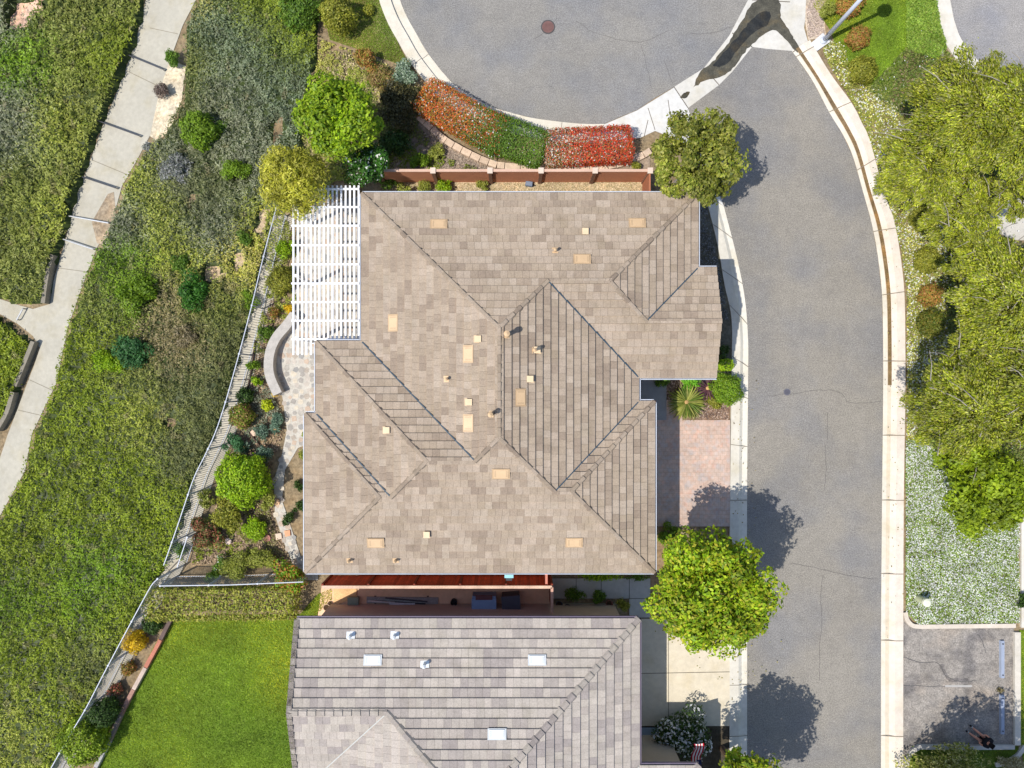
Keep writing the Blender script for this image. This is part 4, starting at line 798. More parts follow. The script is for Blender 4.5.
out = [v('N', 'W1'), v('W1', 'N2'), v('N2', 'W2'), v('W2', 'N4'), v('N4', 'W3'), v('W3', 'S'), v('E3', 'S'), v('N3', 'E3'), v('E1', 'N3'), v('S1', 'E1'), gB, gR, gA, v('E2', 'GN'), v('N', 'E2')]
WC = S(222, 205, 180)
wl = shell(house, out, z0, WC)
gs = [(out[i], out[i + 1]) for i in range(10)] + [(out[12], out[13]), (out[13], out[14]), (out[14], out[0])]
gutter(house, gs, z0)
def roof_z(rf, faces, x, y):
    best = None
    for k, p in faces.items():
        if inpoly(np.array([x]), np.array([y]), p)[0]: best = k
    return best
def roof_at(rf, faces, px, py):
    z = rf.z0 + .8
    for _ in range(12):
        p = P(px, py, z); k = roof_z(rf, faces, p[0], p[1])
        if k is None: return p, None
        z = rf.z0 + rf.sl * rf.dist(k, p[0], p[1])
    return P(px, py, z), k
TAN = S(226, 192, 150, .72)
def frame(rf, k, p):
    nx_, ny_, _ = rf.pl[k]; n = np.array([nx_, ny_, rf.sl]); n /= np.linalg.norm(n); e = np.array([ny_, -nx_, 0.]); return e, n, np.cross(e, n) * -1
def flat_vent(rf, faces, par, px, py, c=TAN, lu=.62, lv=.36):
    p, k = roof_at(rf, faces, px, py); e, n, up = frame(rf, k, p); mb = MB(); up = -up if up[2] < 0 else up
    up = np.cross(e, n); up = up if up[2] > 0 else -up
    def q(a, b, h): return p + e * a + n * b + up * h
    L, w = lu / 2, lv / 2
    b0 = [q(-L, -w, .055), q(L, -w, .055), q(L, w, .055), q(-L, w, .055)]; t0 = [q(-L + .02, -w, .115), q(L - .02, -w, .115), q(L - .02, w, .095), q(-L + .02, w, .095)]
    mb.mesh(b0 + t0, [(4, 5, 6, 7), (0, 1, 5, 4), (1, 2, 6, 5), (2, 3, 7, 6), (3, 0, 4, 7)], c)
    fl_ = [q(-L - .05, -w - .05, .088), q(L + .05, -w - .05, .088), q(L + .05, w + .04, .088), q(-L - .05, w + .04, .088)]; mb.mesh(fl_, [(0, 1, 2, 3)], tuple(np.array(c) * .8))
    for s in (-1, 1): mb.mesh([q(s * (L - .08) - .03, -w + .05, .117), q(s * (L - .08) + .03, -w + .05, .117), q(s * (L - .08) + .03, w - .05, .1), q(s * (L - .08) - .03, w - .05, .1)], [(0, 1, 2, 3)], tuple(np.array(c) * .82))
    mb.build('roof_vent', PAINT, par)
def pipe_vent(rf, faces, par, px, py, h=.45, r=.06, c=TAN, hood=True, pad=.26):
    p, k = roof_at(rf, faces, px, py); e, n, up = frame(rf, k, p); up = np.cross(e, n); up = up if up[2] > 0 else -up
    mb = MB(); q = [p + e * a * pad / 2 + n * b * pad / 2 + up * .06 for a, b in ((-1, -1), (1, -1), (1, 1), (-1, 1))]
    if np.dot(np.cross(q[1] - q[0], q[2] - q[0]), up) < 0: q = q[::-1]
    mb.face(q, c)
    prof = [(r * 1.5, p[2] + .02), (r, p[2] + .14), (r, p[2] + h)]
    if hood: prof += [(r * 1.35, p[2] + h), (r * 1.35, p[2] + h + .06), (.01, p[2] + h + .12)]
    mb.lathe(p[0], p[1], prof, c, 14); mb.build('vent_pipe', PAINT, par)
def box_vent(rf, faces, par, px, py, c=S(236, 208, 168, .75), s=.2, h=.2):
    p, k = roof_at(rf, faces, px, py); mb = MB(); mb.box(p[0], p[1], p[2] - .05, s, s, h, c); mb.box(p[0], p[1], p[2] + h - .05, s + .06, s + .06, .03, tuple(np.array(c) * 1.05))
    mb.box(p[0], p[1], p[2] - .12, s + .14, s + .1, .15, tuple(np.array(c) * .92)); mb.build('box_vent', PAINT, par)
for x, y in ((439, 225), (637, 224), (582, 260), (394, 323), (469, 354), (469, 423), (520, 397.5), (376, 542), (574, 541.5), (501, 473)): flat_vent(rf, faces, roof, x, y)
for x, y in ((585, 232), (530, 379), (387, 430), (427, 534), (469, 402), (537, 350), (478, 339)): box_vent(rf, faces, roof, x, y)
for x, y, h, r in ((555, 251, .3, .05), (507, 335, .75, .09), (491, 414, .7, .08), (534.5, 350.5, .5, .06), (447, 379, .28, .05), (350, 560, .25, .05), (396, 560, .25, .05)): pipe_vent(rf, faces, roof, x, y, h, r)
# openings on the walls facing the drive and the garden (seen from the side only)
def opening(rt, name, x, y, z, w, h, axis, c, fr=S(240, 240, 238)):
    f = MB(); g = MB()
    if axis == 'x': f.box(x, y, z, .08, w + .16, h + .16, fr); g.box(x, y, z + .08, .11, w, h, c)
    else: f.box(x, y, z, w + .16, .08, h + .16, fr); g.box(x, y, z + .08, w, .11, h, c)
    o = f.build(name, PAINT, rt); g.build('pane' if name == 'window' else 'panel', GLASS if name == 'window' else PAINT, o)
opening(house, 'garage_door', ex(656) - .5, ey(462), .1, 4.8, 2.2, 'x', S(228, 220, 205))
opening(house, 'window', ex(699) - .5, ey(232), 1.0, 1.5, 1.2, 'x', S(60, 70, 80)); opening(house, 'window', gxE - .5, ey(322), .9, 1.6, 1.3, 'x', S(60, 70, 80))
opening(house, 'window', ex(361) + .5, ey(270), .3, 2.4, 2.0, 'x', S(60, 70, 80)); opening(house, 'window', ex(304) + .5, ey(490), 1.0, 1.8, 1.3, 'x', S(60, 70, 80)); opening(house, 'window', ex(480), ey(192.5) - .5, 1.0, 1.8, 1.2, 'y', S(60, 70, 80)); opening(house, 'window', ex(450), ey(573) + .5, 1.2, 1.2, .9, 'y', S(60, 70, 80))

# ---- the neighbour house ----
z1 = 3.7; K1 = (1 - z1 / H) / 21; ex1 = lambda p: (p - CX) * K1; ey1 = lambda p: (CY - p) * K1
yN = ey1(619); xE = ex1(638.5); xG = ex1(297); sl2 = .31; yr = yN - 3.45; xW2 = -8.55; yS = -28.0
pl2 = dict(N=(0, -1, yN), E=(-1, 0, xE), wS=(0, 1, -(yN - 6.9)), W2=(1, 0, -xW2), S=(0, 1, -yS), N5=(0, -1, ey1(765.5)), E5=(-1, 0, ex1(699)), S5=(0, 1, 26.0))
rf2 = Roof(z1, sl2, pl2); v = rf2.v
wa = np.array([xG, yN, z1]); wr = np.array([xG, yr, z1 + sl2 * 3.45]); wb = np.array([xG, yN - 6.9, z1])
faces2 = dict(N=[wa, wr, v('N', 'W2', 'wS'), v('N', 'E', 'W2'), v('N', 'E')], wS=[wr, wb, v('wS', 'W2'), v('N', 'W2', 'wS')],
  W2=[v('N', 'W2', 'wS'), v('wS', 'W2'), v('W2', 'S'), v('S', 'E', 'W2'), v('N', 'E', 'W2')], S=[v('W2', 'S'), v('S', 'E', 'W2'), v('S', 'E')],
  E=[v('N', 'E'), v('N', 'E', 'W2'), v('S', 'E', 'W2'), v('S', 'E'), v('E', 'S5'), v('E', 'N5', 'S5'), v('E', 'N5')],
  N5=[v('E', 'N5'), v('E', 'N5', 'S5'), v('N5', 'E5', 'S5'), v('N5', 'E5')], S5=[v('E', 'S5'), v('E', 'N5', 'S5'), v('N5', 'E5', 'S5'), v('E5', 'S5')], E5=[v('N5', 'E5'), v('N5', 'E5', 'S5'), v('E5', 'S5')])
TG = [S(r_, g_, b_ + 4, .73) for r_, g_, b_ in ((194, 184, 168), (187, 176, 162), (172, 162, 152), (199, 188, 173), (190, 180, 165), (194, 184, 169), (180, 170, 158))]
house2 = root('house', 'grey tiled house at the bottom with white roof vents', 'house', (0, -19, 0))
mb = MB()
for i, (k, p) in enumerate(faces2.items()): tile_face(mb, rf2, k, p, TG, .365, .31, .068, seed=i + 50)
roof2 = mb.build('roof', TILE, house2)
caps(house2, [(v('N', 'E'), v('N', 'E', 'W2')), (v('N', 'E', 'W2'), v('S', 'E', 'W2')), (v('N', 'W2', 'wS'), v('N', 'E', 'W2')), (v('N5', 'E5'), v('N5', 'E5', 'S5')), (v('E5', 'S5'), v('N5', 'E5', 'S5')), (v('N5', 'E5', 'S5'), v('E', 'N5', 'S5')), (v('W2', 'S'), v('S', 'E', 'W2')), (v('S', 'E'), v('S', 'E', 'W2')), (wr, v('N', 'W2', 'wS'))], [tuple(np.array(t_) * .85) for t_ in TG], ws=1.35)
valley(house2, [(v('N', 'W2', 'wS'), v('wS', 'W2')), (v('E', 'N5', 'S5'), v('E', 'N5'))], S(196, 196, 190))
out2 = [wa, wr, wb, v('wS', 'W2'), v('W2', 'S'), v('S', 'E'), v('E', 'S5'), v('E5', 'S5'), v('N5', 'E5'), v('E', 'N5'), v('N', 'E')]
shell(house2, out2, z1, S(205, 190, 170), fas=S(120, 110, 125))
gutter(house2, [(out2[10], out2[0])] + [(out2[i], out2[i + 1]) for i in (3, 4)] + [(out2[7], out2[8]), (out2[8], out2[9]), (out2[9], out2[10])], z1, S(130, 118, 140))
mb = MB()
for a, b in ((wa, wr), (wr, wb)):
    for t in range(12):
        p = a * (1 - t / 12) + b * (t / 12); q = a * (1 - (t + .97) / 12) + b * ((t + .97) / 12)
        mb.mesh([p + [-.1, 0, .09], q + [-.1, 0, .07], q + [.12, 0, .08], p + [.12, 0, .1], p + [-.1, 0, -.12], q + [-.1, 0, -.12]], [(0, 1, 2, 3), (3, 2, 1, 0), (4, 5, 1, 0)], rnd.choice(TG))
mb.build('rake_tiles', TILE, house2)
WHT = S(240, 244, 246)
for x, y in ((373, 660), (537, 660), (497, 734)): flat_vent(rf2, faces2, roof2, x, y, WHT, .66, .34)
for x, y, h in ((351, 635, .28), (395, 635, .28), (425, 663, .35)): pipe_vent(rf2, faces2, roof2, x, y, h, .06, WHT, True, .36)
opening(house2, 'garage_door', xE - .5, ey1(690), .1, 4.6, 2.2, 'x', S(226, 222, 214)); opening(house2, 'window', xG + .5, yr, 1.0, 1.8, 1.3, 'x', S(60, 70, 80))

# =====================================================================
#                    PERGOLA, FENCES, WALLS
# =====================================================================
WP = S(246, 247, 250, .85)
pg = root('pergola', 'white slatted pergola attached to the upper left of the big house', 'pergola', tuple(P(325, 265)))
zp = 2.75; k = lambda x, y, z: P(x, y, z)
for y in (190, 208, 226.5, 246, 265, 284, 302.5, 321, 339.5):
    a = k(292.5, y, zp); b = k(360, y, zp); mb = MB(); mb.box((a[0] + b[0]) / 2, a[1], zp + .10, b[0] - a[0], .075, .09, WP); mb.build('beam', PAINT, pg)
nsl = 16
for i in range(nsl):
    x = 294 + i * (359 - 294) / (nsl - 1); y1 = 355 if x < 313 else 341
    a = k(x, 186, zp); b = k(x, y1, zp); mb = MB(); mb.box(a[0], (a[1] + b[1]) / 2, zp + .03, .078, a[1] - b[1], .06, WP); mb.build('slat', PAINT, pg)
for x, y in ((295, 210), (295, 275), (295, 338)):
    a = k(x, y, zp); mb = MB(); mb.box(a[0], a[1], .02, .13, .13, zp - .18, WP); mb.box(a[0], a[1], .02, .2, .2, .12, WP); mb.build('post', PAINT, pg)
# outdoor table and chairs under the pergola are not readable; patio continues
RAIL = S(206, 212, 224, .7)
def picket_fence(base, h, label, step=.12, post=2.2, railc=RAIL, pc=S(190, 196, 205), mesh=False):
    c0 = base[len(base) // 2]; rt = root('metal_fence', label, 'fence', (c0[0], c0[1], 0)); r1 = MB(); r2 = MB(); pk = MB()
    for i in range(len(base) - 1):
        a, b = base[i], base[i + 1]; t = (b - a); L = np.linalg.norm(t); ang = math.atan2(t[1], t[0]); m = (a + b) / 2
        r1.box(m[0], m[1], h - .04, L + .01, .038, .04, railc, ang); r2.box(m[0], m[1], .12, L + .01, .035, .035, pc, ang)
    for o_, nme in ((r1, 'top_rail'), (r2, 'bottom_rail')): o_.build(nme, PAINT, rt)
    acc = 0; pacc = post
    for i in range(len(base) - 1):
        a, b = base[i], base[i + 1]; L = np.linalg.norm(b - a); s = 0; ang = math.atan2((b - a)[1], (b - a)[0])
        while acc <= L:
            p = a + (b - a) * acc / L
            if pacc >= post: m = MB(); m.box(p[0], p[1], -.05, .06, .06, h + .04, pc, ang); m.box(p[0], p[1], h - .01, .075, .075, .02, railc, ang); m.build('post', PAINT, rt); pacc = 0
            else: pk.box(p[0], p[1], .12, .018, .018, h - .16, pc, ang)
            acc += step; pacc += step
        acc -= L
    pk_o = pk.build('pickets', PAINT, rt); pk_o['kind'] = 'stuff'; return rt
picket_fence(FBs[:36], 1.5, 'long curved metal picket fence between the slope and the back garden')
picket_fence(FBs[37:], 1.5, 'lower metal picket fence beside the lawn edging')
b0 = [P(160, 586, 1.7) * [1, 1, 0], P(230, 585, 1.7) * [1, 1, 0], P(303, 582, 1.7) * [1, 1, 0]]
picket_fence(b0, 1.7, 'straight metal fence between the back garden and the long yellow hedge', .11)
b1 = [P(186, 538, 1.2) * [1, 1, 0], P(176, 568, 1.2) * [1, 1, 0]]
picket_fence(b1, 1.1, 'short inner metal fence in the lower corner of the back garden', .1)
# brown fence along the north of the house
fz = 1.75; FC = S(214, 146, 112, .8)
tp = P(378, 170, fz); te = P(650, 170, fz); fr = root('panel_fence', 'brown panel fence with pale posts above the big house', 'fence', (float(tp[0]), float(tp[1]), 0))
xs_ = [378, 433, 490, 541, 595, 650]
for i in range(5):
    a = P(xs_[i], 170.5, fz); b = P(xs_[i + 1], 170.5, fz); mb = MB(); mb.box((a[0] + b[0]) / 2, a[1], .03, b[0] - a[0], .07, fz - .07, FC); mb.build('panel', STUC, fr)
    mb = MB(); mb.box((a[0] + b[0]) / 2, a[1], fz - .04, b[0] - a[0], .12, .06, S(226, 190, 168)); mb.build('cap_rail', STUC, fr)
for x in xs_:
    a = P(x, 170.5, fz); mb = MB(); mb.box(a[0], a[1] - .02, 0, .16, .2, fz + .02, S(150, 112, 92)); mb.box(a[0], a[1] - .02, fz + .02, .24, .26, .06, S(236, 214, 196)); mb.build('post', STUC, fr)
a = P(650, 171, fz); b = P(650, 196, fz); mb = MB(); mb.box(a[0], (a[1] + b[1]) / 2, .03, .07, a[1] - b[1] - .2, fz - .07, S(190, 124, 92)); mb.build('side_panel', STUC, fr)
# red board fence between the houses
fz = 1.85; fy = P(0, 586.5, fz)[1]; xa = P(322, 586, fz)[0]; xb = P(552, 586, fz)[0]
fr = root('board_fence', 'red brown board fence with pale cap between the two houses', 'fence', ((xa + xb) / 2, fy, 0)); mb = MB(); x = xa
while x < xb - .05: mb.box(x + .07, fy + rnd.uniform(-.004, .004), .05, .135, .03, fz - .1, tuple(np.array(S(214, 84, 54, .85)) * rnd.uniform(.75, 1.15))); x += .142
mb.build('boards', WOOD, fr); mb = MB(); mb.box((xa + xb) / 2, fy - .03, fz - .06, xb - xa, .13, .06, S(236, 200, 176)); mb.build('cap_rail', WOOD, fr)
for i in range(6):
    mb = MB(); mb.box(xa + (xb - xa) * i / 5, fy + .06, 0, .09, .09, fz - .06, S(150, 66, 46)); mb.build('post', WOOD, fr)
mb = MB(); mb.box(xb, fy - .62, .05, .05, 1.15, fz - .1, S(150, 84, 66)); mb.box(xb, fy - .62, fz - .05, .12, 1.15, .05, S(216, 170, 150)); mb.build('return_panel', WOOD, fr)
fr = root('gate', 'narrow pink post gate between red fence and the big house', 'gate', tuple(P(546, 577))); mb = MB(); a = P(546, 583, 1.7); b = P(546, 573, 1.7)
mb.box(a[0], (a[1] + b[1]) / 2, .05, .05, abs(b[1] - a[1]), 1.6, S(190, 110, 90)); mb.build('gate_leaf', WOOD, fr); mb = MB(); mb.box(a[0] + .02, (a[1] + b[1]) / 2, 1.66, .1, abs(b[1] - a[1]) + .1, .05, S(230, 150, 130)); mb.build('cap_rail', WOOD, fr)
# curved garden wall
q = smooth_line([P(x, y, .55) * [1, 1, 0] for x, y in [(294, 314), (286, 325), (276, 337), (270, 350), (268, 365), (270, 378), (277, 394)]], 5)
mb = MB(); strip(mb, q, -.22, .22, .50, S(196, 190, 182), .52); o = mb.build('garden_wall', STONE); tag(o, 'curved grey stone wall seat beside the flagstone patio', 'wall')
# block edging behind the hedges
q = smooth_line([P(x, y) for x, y in [(419, 118), (432, 130), (446, 142), (462, 151), (480, 160), (497, 166), (512, 168)]], 4); q2 = smooth_line([P(x, y) for x, y in [(512, 168), (545, 170), (580, 170), (615, 166), (635, 160), (650, 152)]], 4)
er = root('block_edging', 'curved edging of pale blocks behind the hedges', 'edging', tuple(q[-1])); line = q + q2[1:]; acc = 0; last = line[0]
for i in range(1, len(line)):
    d = np.linalg.norm(line[i] - last)
    if d > .36:
        m = (line[i] + last) / 2; t = line[i] - last; mb = MB(); mb.box(m[0], m[1], -.05, d - .03, .3, .27 + rnd.uniform(-.015, .015), tuple(np.array(S(232, 206, 180)) * rnd.uniform(.85, 1.05)), math.atan2(t[1], t[0]) + rnd.uniform(-.06, .06)); mb.build('block', STONE, er); last = line[i]
# walls beside the hillside path
for pts, lab in (([(57, 256), (52, 276), (48, 304)], 'low grey retaining wall beside the upper path fork'), ([(38, 342), (30, 362), (20, 386)], 'low grey retaining wall below the path fork'), ([(2, 430), (12, 412), (18, 392)], 'short grey wall at the left edge beside the lower path')):
    q = [G(x, y) for x, y in smooth_line([np.array(p, float) for p in pts], 4)]; mb = MB(); strip(mb, q, -.1, .1, .4, S(150, 142, 126), .5); tag(mb.build('retaining_wall', STONE), lab, 'wall')
for i, (a, b, lab) in enumerate((((131, 57), (165, 71), 'uppermost thin pipe lying across the hillside path'), ((97, 121), (141, 137), 'second thin pipe from the top across the path'), ((85, 178), (118, 189), 'middle pipe across the path below the bend'), ((72, 217), (111, 224), 'brightest white pipe across the path above the fork'), ((66, 240), (96, 250), 'lowest pipe across the path just above the fork'), ((26, 309), (20, 320), 'short white pipe across the branch path at the left'))):
    A_, B_ = G(*a) + [0, 0, .22], G(*b) + [0, 0, .22]; rt = root('pipe_rail', lab, 'pipe', tuple(G(*a)), 'pipes across the hillside path'); mb = MB(); mb.tube([A_, B_], .035, S(226, 226, 226) if i > 2 else S(90, 90, 96), 8); mb.build('rail', METAL, rt)
    for q in (A_, B_): mb = MB(); mb.tube([q, q - [0, 0, .26]], .03, S(150, 150, 150), 8); mb.build('support', METAL, rt)
# timber edging of the lawn
q = [P(x, y, .3) * [1, 1, 0] for x, y in [(173, 614), (160, 640), (145, 668), (133, 690), (120, 715), (108, 742), (95, 768), (80, 795)]]
rt = root('timber_edging', 'weathered red and white board edging along the left of the lawn', 'edging', tuple(q[3]))
for i in range(len(q) - 1):
    mb = MB(); strip(mb, [q[i], q[i + 1] * .98 + q[i] * .02], -.09, .09, .3, [S(110, 90, 84), S(200, 128, 104), S(206, 184, 168), S(176, 134, 118), S(160, 140, 130), S(186, 184, 182), S(200, 166, 150)][i], .36); mb.build('board', WOOD, rt)
# =====================================================================
#                         SMALLER THINGS
# =====================================================================
# street lamp
b = P(822, 42); rt = root('street_lamp', 'white street lamp on a concrete pad beside the right kerb', 'street lamp', tuple(b)); LC_ = S(214, 220, 236, .8)
mb = MB(); mb.tube([b + [0, 0, .1], b + [0, 0, 5.5]], [.105, .075], LC_, 16); mb.build('pole', PAINT, rt, smooth=True)
mb = MB(); mb.lathe(b[0], b[1], [(.17, .1), (.17, .2), (.12, .28), (.11, .3)], LC_, 16); mb.build('pole_base', PAINT, rt)
mb = MB(); mb.lathe(b[0], b[1], [(.05, 5.45), (.12, 5.5), (.3, 5.62), (.32, 5.75), (.26, 5.95), (.1, 6.05), (.01, 6.08)], S(90, 96, 104), 20); mb.build('lamp_head', PAINT, rt, smooth=True)
mb = MB(); mb.box(b[0] - .095, b[1] + .0, .7, .02, .08, .16, S(120, 120, 130)); mb.build('hand_hole_cover', METAL, rt)
mb = MB(); mb.slab([tuple(P(x, y) * [1, 1, 0] + [0, 0, .115]) for x, y in ((809, 45), (816, 52), (829, 43), (822, 34))], .2, S(226, 226, 226)); struct('lamp_pad', mb, CONC)
# manhole covers
def manhole(px, py, r, label, c1, c2):
    b = P(px, py); rt = root('manhole_cover', label, 'manhole', (b[0], b[1], 0)); mb = MB(); mb.lathe(b[0], b[1], [(r, .002), (r, .012), (r * .84, .013)], c1, 28); mb.build('ring', CONC, rt)
    mb = MB(); mb.lathe(b[0], b[1], [(r * .82, .01), (r * .82, .019)], c2, 28)
    for i in range(-3, 4): mb.box(b[0] + i * r * .2, b[1], .019, r * .06, r * 1.1 * math.sqrt(1 - (i * .2) ** 2), .006, tuple(np.array(c2) * .8))
    mb.build('lid', METAL if r > .3 else CONC, rt)
manhole(548, 27, .34, 'rusty round manhole cover in the cul-de-sac asphalt', S(92, 88, 88), S(160, 120, 110)); manhole(787, 392, .17, 'small round valve cover in the road', S(120, 118, 124), S(104, 104, 116))
# utility marker
b = P(918, 598); rt = root('utility_post', 'stubby cream utility post standing in the white flowers', 'utility post', tuple(b)); mb = MB(); mb.lathe(b[0], b[1], [(.17, 0), (.17, .62), (.165, .64)], S(216, 220, 180), 20); mb.build('post', PAINT, rt, smooth=False)
mb = MB(); mb.lathe(b[0], b[1], [(.19, .62), (.2, .66), (.19, .76), (.12, .80), (.01, .81)], S(236, 238, 214), 20); mb.build('cap', PAINT, rt)
# wheel stops
for (y0, y1, lab) in ((640, 677, 'upper metal blue wheel stop in the sun'), (694, 733, 'lower blue wheel stop half in tree shade')):
    a = P(1001, y0); b = P(1001, y1); rt = root('wheel_stop', lab, 'wheel stop', ((a[0]), (a[1] + b[1]) / 2, 0), 'wheel stops in the parking bay'); mb = MB(); m = (a + b) / 2; L = a[1] - b[1]; w = .1
    vs = []
    for y in (-L / 2, L / 2):
        for x, z in ((-w, .005), (w, .005), (w * .75, .13), (-w * .75, .13)): vs.append((m[0] + x, m[1] + y, z))
    mb.mesh(vs, [(3, 2, 1, 0), (4, 5, 6, 7), (0, 1, 5, 4), (1, 2, 6, 5), (2, 3, 7, 6), (3, 0, 4, 7)], S(172, 182, 202, .7)); mb.build('bar', PAINT, rt)
    for yy in (L * .42, -L * .42): mb = MB(); mb.lathe(m[0], m[1] + yy, [(.035, .12), (.035, .145), (.01, .15)], S(60, 60, 66), 10); mb.build('bolt', METAL, rt)
# side yard equipment
def box_thing(name, label, cat, px, py, z, sx, sy, sz, c, parts=(), rot=0, m=PAINT, zb=.05):
    b = P(px, py, zb + sz); rt = root(name, label, cat, (b[0], b[1], zb)); mb = MB(); mb.box(b[0], b[1], zb, sx, sy, sz, c, rot); mb.build('casing', m, rt)
    for (pn, dx, dy, dz, a, bb, h, cc) in parts: mb = MB(); mb.box(b[0] + dx, b[1] + dy, zb + dz, a, bb, h, cc, rot); mb.build(pn, m, rt)
    return rt
box_thing('ac_unit', 'blue grey air conditioning unit beside the red board fence', 'air conditioner', 484, 603, 0, 1.1, .62, .75, S(130, 160, 196), (('lid', 0, -.05, .75, 1.14, .5, .05, S(140, 170, 210)), ('dark_top', 0, .26, .75, .78, .2, .07, S(110, 70, 74)), ('foot', -.4, 0, -.05, .08, .5, .05, S(60, 60, 60)), ('foot', .4, 0, -.05, .08, .5, .05, S(60, 60, 60))))  # the air conditioning unit, modelled as a plain box with a dark top
box_thing('storage_box', 'dark slate box right of the blue grey air conditioning unit', 'box', 511, 603, 0, .82, .62, .8, S(64, 66, 78), (('lid', 0, 0, .8, .86, .66, .04, S(76, 78, 92)),), .08)
for px in (500, 522):
    a = P(px, 606, .3); rt = tag((lambda m: (m.tube([a * [1, 1, 0] + [0, 0, .1], a * [1, 1, 0] + [0, -.8, .1]], .09, S(170, 170, 176), 10), m.build('drain_pipe', PAINT))[1])(MB()), 'pale drain pipe ' + ('left' if px == 500 else 'right') + ' of the dark slate box, running to the lower house', 'pipe', 'drain pipes by the dark box')
b = P(400, 601, .2); rt = root('lumber_stack', 'stack of long grey boards lying between the houses', 'boards', (b[0], b[1], .03))
for i, (dx, dy, dz, L, w, c, ro) in enumerate(((0.1, 0, .1, 3.4, .3, S(168, 164, 160), -.01), (-.1, -.08, .16, 2.6, .05, S(60, 60, 66), -.06), (.1, -.14, .2, 1.2, .1, S(200, 204, 210), -.03), (-.9, -.05, .17, 1.3, .08, S(210, 206, 200), -.07), (.3, .05, .21, 2.0, .05, S(80, 80, 86), -.09))): mb = MB(); mb.box(b[0] + dx, b[1] + dy, .03 + dz - .08, L, w, .05, c, ro); mb.build('board', WOOD, rt)
for x_ in (-1.2, 1.3): mb = MB(); mb.box(b[0] + x_, b[1], .0, .09, .4, .06, S(120, 100, 84)); mb.build('bearer', WOOD, rt)
box_thing('meter_box', 'small green lidded box at the left end of the board stack', 'box', 353, 601, 0, .5, .32, .22, S(120, 136, 120), (('lid', 0, 0, .22, .52, .34, .02, S(136, 150, 134)),))
b = P(454, 602, .2); mb = MB(); mb.lathe(b[0], b[1], [(.1, .03), (.15, .1), (.16, .3), (.14, .3), (.12, .12)], S(46, 40, 42), 16); tag(mb.build('plant_pot', PAINT), 'black round pot right of the board stack', 'pot')
for px, py, lab in ((327, 607, 'tan clay pot by the lawn corner of the lower house'), (335, 612, 'dark clay pot tucked under the lower eave'), (559, 604, 'grey pot at the left end of the green pad'), (567, 607, 'small blue grey pot on the green pad'), (609, 603, 'brown pot with a red plant on the green pad')):
    b = P(px, py, .2); mb = MB(); c = S(200, 170, 140) if px == 327 else S(90, 90, 96) if px < 600 else S(150, 100, 84); mb.lathe(b[0], b[1], [(.09, .03), (.15, .28), (.17, .3), (.14, .3), (.11, .2)], c, 16); mb.lathe(b[0], b[1], [(.12, .24), (.05, .26)], S(80, 60, 44), 12); tag(mb.build('plant_pot', STUC), lab, 'pot')
for px, lab in ((579, 'left pale access cover on the green pad'), (589, 'right grey access cover on the green pad')):
    b = P(px, 614); mb = MB(); mb.box(b[0], b[1], .04, .42, .2, .03, S(214, 206, 190) if px < 585 else S(150, 154, 150)); mb.box(b[0], b[1], .07, .1, .04, .015, S(110, 110, 110)); tag(mb.build('access_cover', PAINT), lab, 'cover')
b = P(509, 575, 3.2); rt = root('roof_lamp', 'pale blue lamp bracket fixed under the lower eave of the big house', 'lamp', (b[0], b[1], 3.0)); mb = MB(); mb.box(b[0], b[1], 3.3, .38, .14, .12, S(160, 220, 226)); mb.build('bracket', PAINT, rt); mb = MB(); mb.box(b[0], b[1] - .14, 3.1, .26, .16, .18, S(50, 56, 60)); mb.build('lamp_box', PAINT, rt)
# pale tan slab that paints a sunlit patch onto the side yard floor
a = [P(334, 587), P(357, 587), P(357, 597), P(334, 605)]; mb = MB(); mb.slab([tuple(p * [1, 1, 0] + [0, 0, .09]) for p in a][::-1], .06, S(240, 196, 140)); tag(mb.build('sunlit_patch', WOOD), 'painted patch of sunlit tan floor at the lawn end of the side yard', 'painted light')
# stepping stones and stone pieces
for (px, py, c, lab) in ((279, 536, S(240, 214, 190), 'pale square stepping stone below the back garden path'), (288, 533, S(240, 180, 140), 'orange square stepping stone right of the pale one'), (229, 541, S(232, 210, 196), 'pale flat rock beside the spreading lime bush'), (277, 502, S(230, 190, 150), 'tan flat rock at the edge of the stepping path'), (254, 433, S(236, 206, 180), 'pale rock in the soil left of the succulents'), (184, 549, S(150, 160, 176), 'small blue grey rock in the lower garden corner'), (268, 538, S(190, 130, 120), 'reddish rock below the spreading lime bush')):
    mb = MB(); n = 7 if 'rock' in lab else 4; r = .17 if n == 7 else .2; b = P(px, py); a0 = rnd.uniform(0, 1) if n == 7 else .95
    pts = [(b[0] + r * rnd.uniform(.85, 1.1) * math.cos(a0 + 6.283 * i / n), b[1] + r * rnd.uniform(.85, 1.1) * math.sin(a0 + 6.283 * i / n), .09) for i in range(n)]; mb.slab(pts, .1, c); tag(mb.build('stepping_stone' if n == 4 else 'rock', STONE), lab, 'stone')
# garden edging boards
for pts, lab in (([(256, 340), (252, 370), (246, 398)], 'dark edging board along the drain walk beside the curved wall'), ([(262, 448), (248, 430)], 'short edging board by the teal agave'), ([(164, 576), (184, 556), (202, 546)], 'dark hose lying in the lower garden corner'), ([(238, 380), (258, 378), (265, 372)], 'thin dark hose crossing the drain walk')):
    q = smooth_line([P(x, y) for x, y in pts], 5); mb = MB(); 
    if 'hose' in lab: mb.tube([p + [0, 0, .04] for p in q], .025, S(70, 60, 54), 6); tag(mb.build('garden_hose', PAINT), lab, 'hose')
    else: strip(mb, q, -.025, .025, .12, S(90, 70, 60), .16); tag(mb.build('edging_board', WOOD), lab, 'edging')
